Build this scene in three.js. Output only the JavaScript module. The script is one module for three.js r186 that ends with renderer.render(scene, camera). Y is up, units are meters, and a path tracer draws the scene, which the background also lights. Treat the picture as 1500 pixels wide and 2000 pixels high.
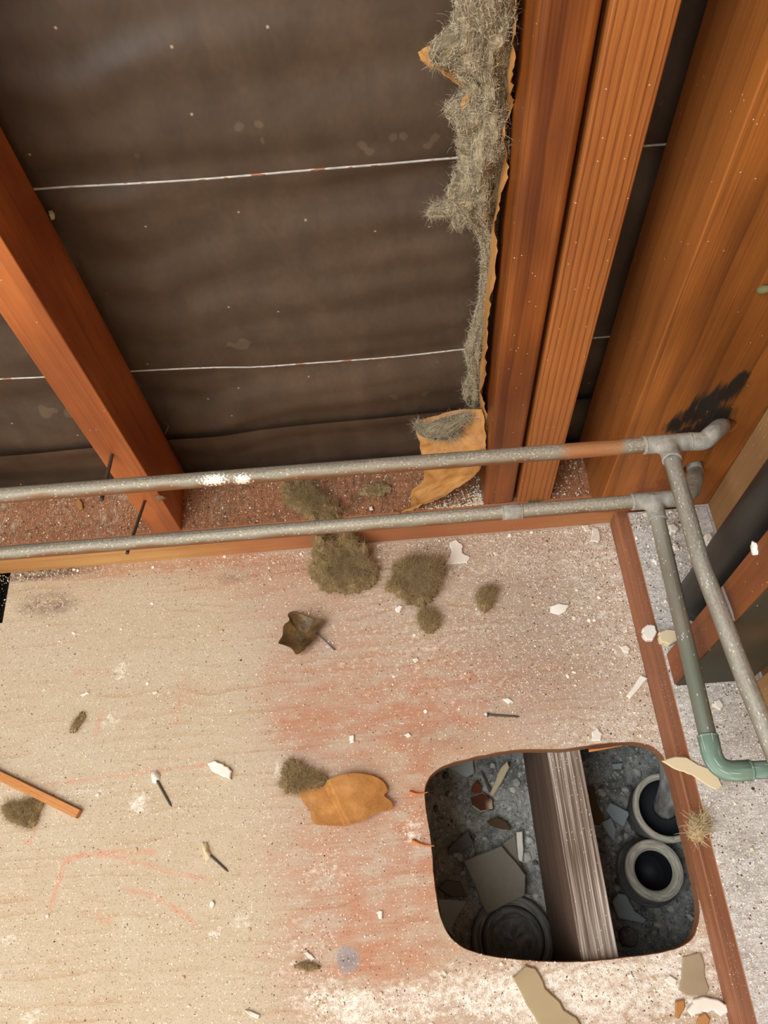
import * as THREE from 'three';
import { RoundedBoxGeometry } from 'three/addons/geometries/RoundedBoxGeometry.js';
import { mergeGeometries, mergeVertices } from 'three/addons/utils/BufferGeometryUtils.js';
import { ImprovedNoise } from 'three/addons/math/ImprovedNoise.js';
import { MarchingCubes } from 'three/addons/objects/MarchingCubes.js';
import { RectAreaLightUniformsLib } from 'three/addons/lights/RectAreaLightUniformsLib.js';

// ------------------------------------------------------------------ camera, sky, light, exposure
const scene = new THREE.Scene();
const camera = new THREE.PerspectiveCamera(67.38, 1500 / 2000, 0.05, 20);
camera.position.set(-0.0286, 0.9968, 0.6028);
camera.rotation.set(-1.0583, 0.0352, -0.1147, 'YXZ');
camera.updateMatrixWorld(true);
scene.background = new THREE.Color(0.75, 0.85, 1.0);
RectAreaLightUniformsLib.init();
const WIN = { x: -1.4, z0: 0.7, z1: 2.5, y0: 0.95, y1: 2.1 };           // the room's window, left of and behind the camera
const SKY = { x0: -1.3, x1: -0.38, z0: 0.6, z1: 1.85, y: 2.25 };        // and the opening in its ceiling, above and to the left
const day = new THREE.RectAreaLight(new THREE.Color(0.92, 0.97, 1.0), 5.5, WIN.z1 - WIN.z0, WIN.y1 - WIN.y0);
day.position.set(WIN.x + 0.01, (WIN.y0 + WIN.y1) / 2, (WIN.z0 + WIN.z1) / 2);
day.lookAt(5, day.position.y, day.position.z);
scene.add(day);
const top = new THREE.RectAreaLight(new THREE.Color(0.93, 0.97, 1.0), 13, SKY.x1 - SKY.x0, SKY.z1 - SKY.z0);
top.position.set((SKY.x0 + SKY.x1) / 2, SKY.y - 0.01, (SKY.z0 + SKY.z1) / 2); top.rotation.x = -Math.PI / 2;
scene.add(top);
const renderer = new THREE.WebGLRenderer({ antialias: true });
renderer.toneMapping = THREE.LinearToneMapping;
renderer.toneMappingExposure = 0.96;
renderer.shadowMap.enabled = true;

// ------------------------------------------------------------------ helpers
const V = (x, y, z) => new THREE.Vector3(x, y, z);
let seedState = 12345;
const rnd = () => { seedState = (seedState + 0x6d2b79f5) | 0; let t = Math.imul(seedState ^ (seedState >>> 15), 1 | seedState); t = (t + Math.imul(t ^ (t >>> 7), 61 | t)) ^ t; return ((t ^ (t >>> 14)) >>> 0) / 4294967296; };
const rr = (a, b) => a + (b - a) * rnd();
const perlin = new ImprovedNoise();
const N = (x, y, z = 0.37) => perlin.noise(x, y, z);
const fbm = (x, y, z = 0.37, o = 4) => { let s = 0, a = 0.5; for (let i = 0; i < o; i++) { s += a * N(x, y, z + i * 3.1); x *= 2.03; y *= 2.03; a *= 0.5; } return s; };
const fbm3 = (x, y, z, o = 4) => { let s = 0, a = 0.5; for (let i = 0; i < o; i++) { s += a * perlin.noise(x, y, z); x *= 2.03; y *= 2.03; z *= 2.03; a *= 0.5; } return s; };
const hash = (x, y) => { let h = Math.imul(x | 0, 374761393) ^ Math.imul(y | 0, 668265263); h = Math.imul(h ^ (h >>> 13), 1274126177); return ((h ^ (h >>> 16)) >>> 0) / 4294967296; };
const clamp = (x, a = 0, b = 1) => Math.min(b, Math.max(a, x));
const ss = (a, b, x) => { const t = clamp((x - a) / (b - a)); return t * t * (3 - 2 * t); };
const lerp = (a, b, t) => a + (b - a) * t;
const mix3 = (a, b, t) => [a[0] + (b[0] - a[0]) * t, a[1] + (b[1] - a[1]) * t, a[2] + (b[2] - a[2]) * t];

// measuring the photograph: the point of a real plane (axis = value) that is seen at a pixel
const EYE = camera.position.clone(), ROT = new THREE.Matrix4().makeRotationFromEuler(camera.rotation);
function at(px, py, axis, value) {
  const d = V((px - 750) / 1500, (1000 - py) / 1500, -1).applyMatrix4(ROT);
  return EYE.clone().addScaledVector(d, (value - EYE[axis]) / d[axis]);
}
const onFloor = (px, py, y = 0) => at(px, py, 'y', y);

function tex(w, h, fn, srgb = true, wrap = THREE.MirroredRepeatWrapping) {
  const d = new Uint8Array(w * h * 4);
  for (let j = 0; j < h; j++) for (let i = 0; i < w; i++) {
    const c = fn((i + 0.5) / w, (j + 0.5) / h, i, j), o = (j * w + i) * 4;
    if (typeof c === 'number') d[o] = d[o + 1] = d[o + 2] = clamp(c, 0, 255); else { d[o] = clamp(c[0], 0, 255); d[o + 1] = clamp(c[1], 0, 255); d[o + 2] = clamp(c[2], 0, 255); }
    d[o + 3] = 255;
  }
  const t = new THREE.DataTexture(d, w, h, THREE.RGBAFormat);
  t.magFilter = THREE.LinearFilter; t.minFilter = THREE.LinearFilter; t.wrapS = t.wrapT = wrap;
  if (srgb) t.colorSpace = THREE.SRGBColorSpace;
  t.needsUpdate = true;
  return t;
}
const std = (o) => new THREE.MeshStandardMaterial({ roughness: 0.8, metalness: 0, ...o });

const used = {};
function numbered(n) { const k = used[n] = (used[n] ?? -1) + 1; return k ? n + '_' + String(k).padStart(3, '0') : n; }
function mesh(name, geo, mat, parent = scene) {
  const m = new THREE.Mesh(geo, mat);
  m.name = parent === scene ? numbered(name) : name; m.castShadow = m.receiveShadow = true; parent.add(m);
  return m;
}
function tag(o, label, category, group) { o.userData.label = label; o.userData.category = category; if (group) o.userData.group = group; return o; }
function thing(name, label, category, p = V(0, 0, 0), group) {
  const g = new THREE.Group(); g.name = numbered(name); g.position.copy(p); scene.add(g); return tag(g, label, category, group);
}
function structure(o) { o.userData.kind = 'structure'; return o; }
// geometry in world coordinates -> mesh whose own origin is p
function moved(geo, p) { geo.translate(-p.x, -p.y, -p.z); return geo; }
function centred(name, geo, mat, label, category, group) {            // single-mesh thing with its origin at its own base
  geo.computeBoundingBox(); const b = geo.boundingBox, p = V((b.min.x + b.max.x) / 2, b.min.y, (b.min.z + b.max.z) / 2);
  moved(geo, p); const m = mesh(name, geo, mat); m.position.copy(p); return tag(m, label, category, group);
}

// board: rounded box from min corner to max corner; uv in metres (v along the length axis) scaled to the wood sheet (0.25 m x 1 m)
function boardGeo(a, b, len, rad = 0.002, uo = 0, vo = 0, seg = 2) {
  const s = b.clone().sub(a), c = a.clone().add(b).multiplyScalar(0.5);
  const g = new RoundedBoxGeometry(s.x, s.y, s.z, seg, rad);
  g.translate(c.x, c.y, c.z);
  const P = g.attributes.position, Nn = g.attributes.normal, uv = new Float32Array(P.count * 2);
  for (let i = 0; i < P.count; i++) {
    const p = [P.getX(i), P.getY(i), P.getZ(i)], n = [Math.abs(Nn.getX(i)), Math.abs(Nn.getY(i)), Math.abs(Nn.getZ(i))];
    const L = 'xyz'.indexOf(len), ot = [0, 1, 2].filter((k) => k !== L);
    const f = n[ot[0]] > n[ot[1]] ? 0 : 1, across = ot[1 - f];
    uv[i * 2] = (p[across] + uo + f * 0.083) / 0.25; uv[i * 2 + 1] = (p[L] + vo);
    if (n[L] > n[ot[0]] && n[L] > n[ot[1]]) { uv[i * 2] = (p[ot[0]] + uo) / 0.25; uv[i * 2 + 1] = p[ot[1]] * 0.3 + vo; }
  }
  g.setAttribute('uv', new THREE.BufferAttribute(uv, 2));
  return g;
}

// sweep: tube along a polyline of points; u round the pipe (0 = up), v along in metres
function sweep(pts, r, seg = 20, cap = true, up = V(0, 1, 0)) {
  const n = pts.length, pos = [], uv = [], idx = []; let len = 0, nrm = null;
  for (let i = 0; i < n; i++) {
    const t = pts[Math.min(i + 1, n - 1)].clone().sub(pts[Math.max(i - 1, 0)]).normalize();
    if (!nrm) nrm = up.clone().addScaledVector(t, -up.dot(t)).normalize(); else nrm.addScaledVector(t, -nrm.dot(t)).normalize();
    if (i) len += pts[i].distanceTo(pts[i - 1]);
    const bi = t.clone().cross(nrm), rad = typeof r === 'function' ? r(len, i / (n - 1)) : r;
    for (let k = 0; k <= seg; k++) {
      const a = k / seg * Math.PI * 2;
      const p = pts[i].clone().addScaledVector(nrm, Math.cos(a) * rad).addScaledVector(bi, Math.sin(a) * rad);
      pos.push(p.x, p.y, p.z); uv.push(k / seg, len);
    }
  }
  for (let i = 0; i < n - 1; i++) for (let k = 0; k < seg; k++) { const a = i * (seg + 1) + k, b = a + seg + 1; idx.push(a, a + 1, b, b, a + 1, b + 1); }
  if (cap) for (const i of [0, n - 1]) {
    const c = pos.length / 3; pos.push(pts[i].x, pts[i].y, pts[i].z); uv.push(0.5, i ? len : 0);
    for (let k = 0; k < seg; k++) { const a = i * (seg + 1) + k; i ? idx.push(c, a, a + 1) : idx.push(c, a + 1, a); }
  }
  const g = new THREE.BufferGeometry();
  g.setAttribute('position', new THREE.Float32BufferAttribute(pos, 3)); g.setAttribute('uv', new THREE.Float32BufferAttribute(uv, 2)); g.setIndex(idx);
  g.computeVertexNormals();
  return g;
}
const smooth = (pts, n = 40) => new THREE.CatmullRomCurve3(pts, false, 'centripetal').getPoints(n);

// closed outline -> smoothed, resampled outline with ragged noise; [x, z] pairs
function ragged(out, n = 72, amp = 0.08, f = 3) {
  const c = new THREE.CatmullRomCurve3(out.map(([x, z]) => V(x, 0, z)), true, 'centripetal', 0.5), ps = c.getSpacedPoints(n).slice(0, n);
  const cx = ps.reduce((s, p) => s + p.x, 0) / n, cz = ps.reduce((s, p) => s + p.z, 0) / n;
  const q = rr(0, 50);
  return { cx, cz, p: ps.map((p, i) => { const a = i / n * Math.PI * 2; const k = 1 + amp * fbm(Math.cos(a) * f + q, Math.sin(a) * f + q, 0.5, 4) * 2; return [(p.x - cx) * k, (p.z - cz) * k]; }) };
}
// solid lump or curled sheet over an outline on a level plane at y0: top(x, z, rho) and bottom heights
function lump(outline, y0, top, bottom, { n = 72, rings = 14, amp = 0.08, f = 3 } = {}) {
  const { cx, cz, p } = ragged(outline, n, amp, f), pos = [], uv = [], idx = [];
  for (const side of [0, 1]) {
    for (let r = 0; r <= rings; r++) for (let i = 0; i < n; i++) {
      const rho = Math.pow(r / rings, 0.8), x = p[i][0] * rho, z = p[i][1] * rho, y = side ? bottom(x + cx, z + cz, rho) : top(x + cx, z + cz, rho);
      pos.push(cx + x, y0 + y, cz + z); uv.push((cx + x) * 8, (cz + z) * 8);
    }
    const o = side * (rings + 1) * n;
    for (let r = 0; r < rings; r++) for (let i = 0; i < n; i++) { const a = o + r * n + i, b = o + r * n + (i + 1) % n, c = a + n, d = b + n; side ? idx.push(a, c, b, b, c, d) : idx.push(a, b, c, b, d, c); }
  }
  const o1 = rings * n, o2 = (2 * rings + 1) * n;
  for (let i = 0; i < n; i++) { const a = o1 + i, b = o1 + (i + 1) % n, c = o2 + i, d = o2 + (i + 1) % n; idx.push(a, b, c, b, d, c); }
  const g = new THREE.BufferGeometry();
  g.setAttribute('position', new THREE.Float32BufferAttribute(pos, 3)); g.setAttribute('uv', new THREE.Float32BufferAttribute(uv, 2)); g.setIndex(idx); g.computeVertexNormals();
  return g;
}
// sheet of paper through a grid of points, with real thickness and wrinkles
function sheet(grid, nu, nv, thick, wrinkle = 0.001, wf = 40, edge = 0) {
  const rows = grid.map((r) => new THREE.CatmullRomCurve3(r, false, 'centripetal').getPoints(nu));
  const top = [];
  for (let j = 0; j <= nv; j++) top.push([]);
  for (let i = 0; i <= nu; i++) {
    const col = new THREE.CatmullRomCurve3(rows.map((r) => r[i]), false, 'centripetal').getPoints(nv);
    for (let j = 0; j <= nv; j++) top[j].push(col[j]);
  }
  const pos = [], uv = [], idx = [], W = nu + 1;
  const nrm = (i, j) => { const a = top[j][Math.min(i + 1, nu)].clone().sub(top[j][Math.max(i - 1, 0)]), b = top[Math.min(j + 1, nv)][i].clone().sub(top[Math.max(j - 1, 0)][i]); return a.cross(b).normalize(); };
  for (let s = 0; s < 2; s++) for (let j = 0; j <= nv; j++) for (let i = 0; i <= nu; i++) {
    const p = top[j][i].clone(), nn = nrm(i, j), e = edge && (i === 0 || i === nu) ? edge * fbm(p.x * 90, p.y * 90, p.z * 90, 3) : 0;
    p.addScaledVector(nn, wrinkle * fbm3(p.x * wf, p.y * wf, p.z * wf, 3) * 2 + (s ? -thick / 2 : thick / 2));
    p.x += e; pos.push(p.x, p.y, p.z); uv.push(i / nu * 0.5, j / nv);
  }
  const H = (nv + 1) * W;
  for (let j = 0; j < nv; j++) for (let i = 0; i < nu; i++) { const a = j * W + i, b = a + 1, c = a + W, d = c + 1; idx.push(a, b, c, b, d, c, H + a, H + c, H + b, H + b, H + c, H + d); }
  const ring = []; for (let i = 0; i < nu; i++) ring.push(i); for (let j = 0; j < nv; j++) ring.push(j * W + nu); for (let i = nu; i > 0; i--) ring.push(nv * W + i); for (let j = nv; j > 0; j--) ring.push(j * W);
  for (let k = 0; k < ring.length; k++) { const a = ring[k], b = ring[(k + 1) % ring.length]; idx.push(a, H + a, b, b, H + a, H + b); }
  const g = new THREE.BufferGeometry();
  g.setAttribute('position', new THREE.Float32BufferAttribute(pos, 3)); g.setAttribute('uv', new THREE.Float32BufferAttribute(uv, 2)); g.setIndex(idx); g.computeVertexNormals();
  return g;
}
// flat broken piece: polygon outline in [x, z], thickness, top bevel, optional tilt
function chipGeo(out, y0, thick, jag = 0.05, tiltX = 0, tiltZ = 0) {
  const pts = [];
  for (let i = 0; i < out.length; i++) {
    const a = out[i], b = out[(i + 1) % out.length], L = Math.hypot(b[0] - a[0], b[1] - a[1]);
    for (let k = 0; k < 4; k++) { const t = k / 4, e = k ? jag * L * (rnd() - 0.5) : 0; pts.push(new THREE.Vector2(lerp(a[0], b[0], t) + e, -(lerp(a[1], b[1], t) + e * (rnd() - 0.5) * 2))); }
  }
  const bev = Math.min(thick * 0.3, 0.0012);
  const g = new THREE.ExtrudeGeometry(new THREE.Shape(pts), { depth: Math.max(thick - 2 * bev, 0.0002), bevelEnabled: true, bevelThickness: bev, bevelSize: bev, bevelOffset: -bev, bevelSegments: 1, curveSegments: 1 });
  g.rotateX(-Math.PI / 2); g.computeBoundingBox();
  const c = g.boundingBox.getCenter(V(0, 0, 0));
  g.translate(-c.x, -g.boundingBox.min.y, -c.z);
  g.rotateX(tiltX); g.rotateZ(tiltZ); g.computeBoundingBox();
  g.translate(c.x, y0 - g.boundingBox.min.y, c.z);
  return g;
}
const px2 = (list, y = 0) => list.map(([x, z]) => { const p = onFloor(x, z, y); return [p.x, p.z]; });
// loose fibres that stand off a wool body: thin curved three-sided hairs rooted at surface points
function fibres(points, normals, count, len, rad, jitter = 0.9) {
  const pos = [], idx = [], col = [];
  for (let c = 0; c < count; c++) {
    const tone = 0.45 + 0.75 * rnd();
    const k = Math.floor(rnd() * points.length), p = points[k].clone(), d = normals[k].clone().add(V(rr(-1, 1), rr(-0.6, 1), rr(-1, 1)).multiplyScalar(jitter)).normalize();
    const bend = V(rr(-1, 1), rr(-1, 1), rr(-1, 1)).multiplyScalar(0.9), L = len * rr(0.4, 1.3), o = pos.length / 3, S = 5;
    const side = d.clone().cross(V(rnd(), rnd(), rnd())).normalize(), sd2 = d.clone().cross(side);
    p.addScaledVector(normals[k], -0.002);
    for (let s = 0; s <= S; s++) {
      const r = rad * (1 - 0.7 * s / S);
      for (let a = 0; a < 3; a++) { const q = p.clone().addScaledVector(side, Math.cos(a * 2.094) * r).addScaledVector(sd2, Math.sin(a * 2.094) * r); pos.push(q.x, q.y, q.z); col.push(tone, tone, tone); }
      d.addScaledVector(bend, 0.6).normalize(); bend.add(V(rr(-1, 1), rr(-1, 1), rr(-1, 1)).multiplyScalar(0.6)); p.addScaledVector(d, L / S);
    }
    for (let s = 0; s < S; s++) for (let a = 0; a < 3; a++) { const b = o + s * 3 + a, e = o + s * 3 + (a + 1) % 3; idx.push(b, e, b + 3, e, e + 3, b + 3); }
  }
  const g = new THREE.BufferGeometry(); g.setAttribute('position', new THREE.Float32BufferAttribute(pos, 3)); g.setAttribute('color', new THREE.Float32BufferAttribute(col, 3)); g.setIndex(idx); g.computeVertexNormals();
  return g;
}
function surfacePoints(geo, every = 1, minNy = -0.3) {
  const P = geo.attributes.position, Nn = geo.attributes.normal, p = [], n = [];
  for (let i = 0; i < P.count; i += every) if (Nn.getY(i) > minNy) { p.push(V(P.getX(i), P.getY(i), P.getZ(i))); n.push(V(Nn.getX(i), Nn.getY(i), Nn.getZ(i))); }
  return [p, n];
}

// ------------------------------------------------------------------ materials
function woodTex({ dark, light, rings = 60, ring = 0.5, warp = 0.02, fine = 0.2, seed = 0, specks = 0, grey = 0, greyCol = [150, 140, 130], blotch = 0.25, w = 512, h = 2048, line = 3, extra }) {
  return tex(w, h, (u, v, i, j) => {
    const x = u * 0.25, y = v * 1.0;
    const wv = warp * fbm(x * 6 + seed, y * 1.6 + seed, seed, 3) * 2 + 0.0012 * N(x * 60, y * 14, seed + 4);
    const q = (x + wv) * rings, fr = q - Math.floor(q), lw = 0.7 + 0.3 * N(Math.floor(q) * 1.7, seed, 1.5);
    const late = Math.pow(fr, line) * (1 - ss(0.93, 1, fr)) * lw;
    const streak = N(x * 900 + seed, y * 7, seed) * 0.6 + N(x * 2200, y * 22, seed + 9) * 0.4;
    const bl = fbm(x * 14 + seed * 3, y * 4, seed + 2, 4);
    let t = clamp(0.62 + blotch * bl * 2 - ring * late + fine * streak);
    let c = mix3(dark, light, t);
    if (grey) c = mix3(c, greyCol, clamp(grey * (0.5 + 1.3 * fbm(x * 40, y * 12, seed + 7, 4) + 0.25 * streak)));
    if (extra) c = extra(c, x, y, i, j);
    if (specks && hash(i >> 1, j >> 1) < specks * (0.3 + 2 * ss(0, 0.5, fbm(x * 20, y * 9, seed + 5, 2)))) c = [226, 210, 184];
    return c;
  });
}
let dustBump; function floorBumpLate() { return dustBump ??= tex(1024, 734, (u, v, i, j) => 120 + 60 * N(u * 40, v * 400, 3) + 60 * fbm(u * 160, v * 120, 2, 3) + 60 * (hash(i, j) - 0.5)); }
const grainBump = tex(512, 1024, (u, v, i, j) => 128 + 90 * N(u * 110, v * 6, 2) + 60 * N(u * 300, v * 20, 3) + 26 * (hash(i, j) - 0.5));
const T = {
  stud: woodTex({ dark: [112, 52, 18], light: [196, 112, 52], rings: 42, ring: 0.35, seed: 1.3, specks: 0.0006, blotch: 0.5, extra: (c, x, y) => mix3(c, [136, 66, 30], clamp(2.2 * fbm(x * 22, y * 7, 8.8, 3))) }),
  red: woodTex({ dark: [90, 42, 13], light: [168, 95, 36], rings: 26, ring: 0.45, warp: 0.012, seed: 5.1, specks: 0.002, blotch: 0.55, extra: (c, x, y) => mix3(c, [128, 88, 74], 0.55 * ss(0.4, 0.7, N(x * 34 + 0.6, y * 1.5, 4) + 0.2 * N(x * 90, y * 30, 2))) }),
  stripe: woodTex({ dark: [116, 58, 20], light: [208, 132, 64], rings: 155, ring: 1.1, warp: 0.004, fine: 0.13, seed: 2.6, specks: 0.001, blotch: 0.2, line: 5 }),
  plate: woodTex({ dark: [134, 74, 42], light: [196, 128, 86], rings: 50, ring: 0.4, seed: 8.2, specks: 0.006, blotch: 0.4 }),
  plateDust: woodTex({ dark: [112, 66, 40], light: [196, 132, 92], rings: 50, ring: 0.25, seed: 4.4, specks: 0.012, grey: 0.75, greyCol: [132, 104, 78], blotch: 0.5,
    extra: (c, x, y, i, j) => (hash(i, j) < 0.05 ? mix3(c, [60, 44, 32], 0.7) : c) }),
  yellow: woodTex({ dark: [176, 116, 62], light: [216, 174, 112], rings: 40, ring: 0.4, seed: 3.9, specks: 0.003, blotch: 0.4, extra: (c, x, y) => mix3(c, [174, 106, 68], 0.8 * ss(0.62, 0.86, y + 0.1 * fbm(x * 30, y * 14, 3, 3))) }),
  strip: woodTex({ dark: [104, 60, 38], light: [182, 120, 82], rings: 40, ring: 0.3, seed: 6.6, specks: 0.006, blotch: 0.35 }),
  stickWood: woodTex({ dark: [160, 98, 40], light: [220, 152, 82], rings: 300, ring: 0.5, seed: 30.1, h: 512, w: 256 }),
  tan: woodTex({ dark: [120, 84, 46], light: [172, 130, 82], rings: 20, ring: 0.2, seed: 9.3, specks: 0.002, blotch: 0.35 }),
  joist: woodTex({ dark: [66, 46, 34], light: [140, 108, 84], rings: 90, ring: 0.7, warp: 0.012, fine: 0.6, seed: 7.7, blotch: 0.3, line: 2 }),
  joistTop: woodTex({ dark: [98, 80, 66], light: [232, 226, 214], rings: 120, ring: 0.8, warp: 0.01, fine: 0.8, seed: 2.2, specks: 0.01, blotch: 0.4, line: 1.5 }),
};
const wood = (t, o = {}) => std({ map: T[t], roughness: 0.5, bumpMap: grainBump, bumpScale: 0.0004, ...o });
const M = {
  stud: wood('stud', { roughness: 0.48 }), red: wood('red', { roughness: 0.36 }), stripe: wood('stripe', { roughness: 0.5 }), plate: wood('plate', { roughness: 0.7 }), plateDust: wood('plateDust', { roughness: 0.95 }),
  yellow: wood('yellow', { roughness: 0.7 }), strip: wood('strip', { roughness: 0.65 }), tan: wood('tan', { roughness: 0.8 }), joist: wood('joist', { roughness: 0.85, bumpScale: 0.001 }), joistTop: wood('joistTop', { roughness: 0.95, bumpScale: 0.0015 }),
};
M.gritDust = std({ map: tex(2048, 512, (u, v, i, j) => { const x = u, z = v * 0.25, n = fbm(x * 14, z * 20, 3, 4), m = fbm(x * 90, z * 110, 5, 3), st = N(x * 20, z * 600, 4), right = ss(0.15, 0.75, x);
  let c = mix3([146, 94, 62], [190, 130, 92], clamp(0.5 + 0.6 * n + 0.35 * st)); c = mix3(c, [96, 70, 50], clamp(0.25 + 1.1 * n + 1.2 * m) * (1 - 0.5 * right)); const h = hash(i, j), h2 = hash(i >> 1, (j >> 1) + 77);
  if (h < 0.10) c = mix3(c, [48, 36, 26], 0.7); if (h2 > 0.975 - 0.03 * right) c = [214, 190, 156]; if (h2 < 0.03) c = [62, 46, 34];
  c = mix3(c, [222, 204, 180], clamp(ss(0.3, 0.7, x) * (1.3 * n + 1.3 * m) - 0.25)); return c; }), roughness: 0.97, bumpMap: floorBumpLate(), bumpScale: 0.0008 });
M.greyDust = std({ map: tex(768, 1536, (u, v, i, j) => { const n = fbm(u * 12, v * 24, 6, 4), m = fbm(u * 60, v * 120, 8, 3); let c = mix3([160, 150, 140], [214, 208, 200], clamp(0.62 + 0.8 * n + 0.7 * m)); c = mix3(c, [122, 92, 74], clamp(1.1 * n - 0.2 - 0.5 * m)); const h = hash(i, j), h2 = hash(i >> 1, (j >> 1) + 31); if (h < 0.09) c = mix3(c, [92, 80, 70], 0.7); if (h2 > 0.93) c = [232, 226, 216]; return c; }), roughness: 0.97, bumpMap: floorBumpLate(), bumpScale: 0.001 });
// wool
const woolTex = tex(512, 512, (u, v) => { const n = fbm(u * 9, v * 9, 1, 4), s = N(u * 120 + 8 * n, v * 26 + 14 * n, 4) + 0.7 * N(u * 30 + 5 * n, v * 130, 5); return mix3([84, 66, 40], [198, 172, 122], clamp(0.52 + 0.8 * n + 0.42 * s)); });
const woolTexPale = tex(512, 512, (u, v) => { const n = fbm(u * 9, v * 9, 11, 4), s = N(u * 120 + 8 * n, v * 26 + 14 * n, 4) + 0.7 * N(u * 30 + 5 * n, v * 130, 5); return mix3([78, 66, 48], [186, 168, 134], clamp(0.5 + 0.7 * n + 0.36 * s)); });
const woolBump = tex(512, 512, (u, v) => 128 + 110 * fbm(u * 24, v * 24, 3, 4) + 60 * N(u * 140, v * 30, 4));
M.wool = std({ map: woolTex, bumpMap: woolBump, bumpScale: 0.003, roughness: 1 });
M.woolPale = std({ map: woolTexPale, bumpMap: woolBump, bumpScale: 0.003, roughness: 1 });
M.hair = std({ color: '#c2a676', roughness: 1, vertexColors: true }); M.hairPale = std({ color: '#dac8a6', roughness: 1, vertexColors: true });
const kraftTex = tex(512, 512, (u, v, i, j) => { const n = fbm(u * 7, v * 7, 2, 5); let c = mix3([158, 104, 48], [204, 150, 84], clamp(0.55 + 0.9 * n)); const k = Math.abs(fbm(u * 5 + 3, v * 5, 6, 3)); if (k < 0.008) c = mix3(c, [130, 80, 34], 0.4); if (N(u * 60, v * 60, 7) > 0.7) c = [90, 50, 20]; return c; });
M.kraft = std({ map: kraftTex, roughness: 0.65, bumpMap: woolBump, bumpScale: 0.0006 });
M.kraftScrap = std({ map: kraftTex, color: '#f6ecd6', roughness: 0.7, bumpMap: woolBump, bumpScale: 0.0005 });
// plaster, tile, iron
const plasterTex = tex(256, 256, (u, v) => { const n = fbm(u * 14, v * 14, 2, 4); return mix3([205, 192, 172], [250, 244, 232], clamp(0.6 + n)); });
M.plaster = std({ map: plasterTex, roughness: 0.95 });
M.cream = std({ color: '#d9c6a0', roughness: 0.9 });
M.ply = std({ color: '#b59a72', roughness: 0.9 });
M.iron = std({ map: tex(256, 256, (u, v, i, j) => { const n = fbm(u * 10, v * 10, 5, 5); return mix3([92, 92, 90], [178, 174, 164], clamp(0.42 + 1.1 * n + 0.25 * (hash(i, j) - 0.5))); }), roughness: 0.8, metalness: 0.2 });
M.ironRim = std({ map: tex(256, 256, (u, v, i, j) => { const n = fbm(u * 12, v * 12, 9, 5); return mix3([146, 140, 126], [220, 210, 188], clamp(0.5 + 1.1 * n + 0.25 * (hash(i, j) - 0.5))); }), roughness: 0.85, metalness: 0.1 });
M.pvc = std({ map: tex(256, 256, (u, v) => { const n = fbm(u * 4, v * 8, 4, 4); return mix3([22, 21, 19], [58, 54, 48], clamp(0.4 + n)); }), roughness: 0.42 });
M.nail = std({ color: '#5b5348', roughness: 0.5, metalness: 0.5 });
M.wire = std({ map: tex(64, 1024, (u, v, i, j) => { const n = fbm(v * 60, u, 2, 3); return n > 0.16 ? [150, 96, 60] : mix3([132, 128, 120], [200, 196, 186], clamp(0.6 + 1.5 * n)); }), roughness: 0.5, metalness: 0.25 });
M.leaf = std({ map: tex(256, 256, (u, v) => { const n = fbm(u * 6, v * 6, 1, 4), vein = Math.abs(N(u * 22, v * 22, 3)); return mix3(mix3([58, 42, 22], [128, 98, 56], clamp(0.5 + n)), [140, 112, 68], vein < 0.05 ? 0.35 : 0); }), roughness: 0.55 });
M.shard = std({ map: tex(128, 128, (u, v) => mix3([160, 172, 174], [196, 206, 204], clamp(0.5 + fbm(u * 6, v * 6, 2, 4)))), roughness: 0.7 });
M.shardDark = std({ map: tex(128, 128, (u, v) => mix3([84, 82, 76], [128, 124, 114], clamp(0.5 + fbm(u * 6, v * 6, 4, 4)))), roughness: 0.9 });
M.tile = std({ map: tex(256, 256, (u, v, i, j) => { const n = fbm(u * 5, v * 5, 8, 5); return mix3([118, 112, 98], [158, 150, 134], clamp(0.5 + n + 0.15 * (hash(i, j) - 0.5))); }), roughness: 0.85 });
M.rust = std({ color: '#7a3c22', roughness: 0.9 });

// ------------------------------------------------------------------ setting: floor with its hole
const XR = 0.2775, PT = 0.083, D = 0.092;                              // face of the right wall's plates; plate height; stud depth
const FX0 = -0.78, FZ0 = 0.06, FW = 1.2, FH = 0.86;                     // floor patch that the texture covers
function canvasMask(draw) {
  const W = 1024, H = 734, c = document.createElement('canvas'); c.width = W; c.height = H; const g = c.getContext('2d');
  g.fillStyle = '#000'; g.fillRect(0, 0, W, H);
  const to = (px, py) => { const p = onFloor(px, py); return [(p.x - FX0) / FW * W, (p.z - FZ0) / FH * H]; };
  draw(g, to);
  const d = g.getImageData(0, 0, W, H).data;
  return (x, z) => {                                                     // bilinear look-up
    const fx = clamp((x - FX0) / FW, 0, 0.9985) * W - 0.5, fz = clamp((z - FZ0) / FH, 0, 0.998) * H - 0.5, i = Math.max(0, Math.floor(fx)), j = Math.max(0, Math.floor(fz)), a = clamp(fx - i), b = clamp(fz - j);
    const o = (j * W + i) * 4, r = [0, 0, 0];
    for (let k = 0; k < 3; k++) r[k] = ((d[o + k] * (1 - a) + d[o + 4 + k] * a) * (1 - b) + (d[o + W * 4 + k] * (1 - a) + d[o + W * 4 + 4 + k] * a) * b) / 255;
    return r;
  };
}
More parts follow.
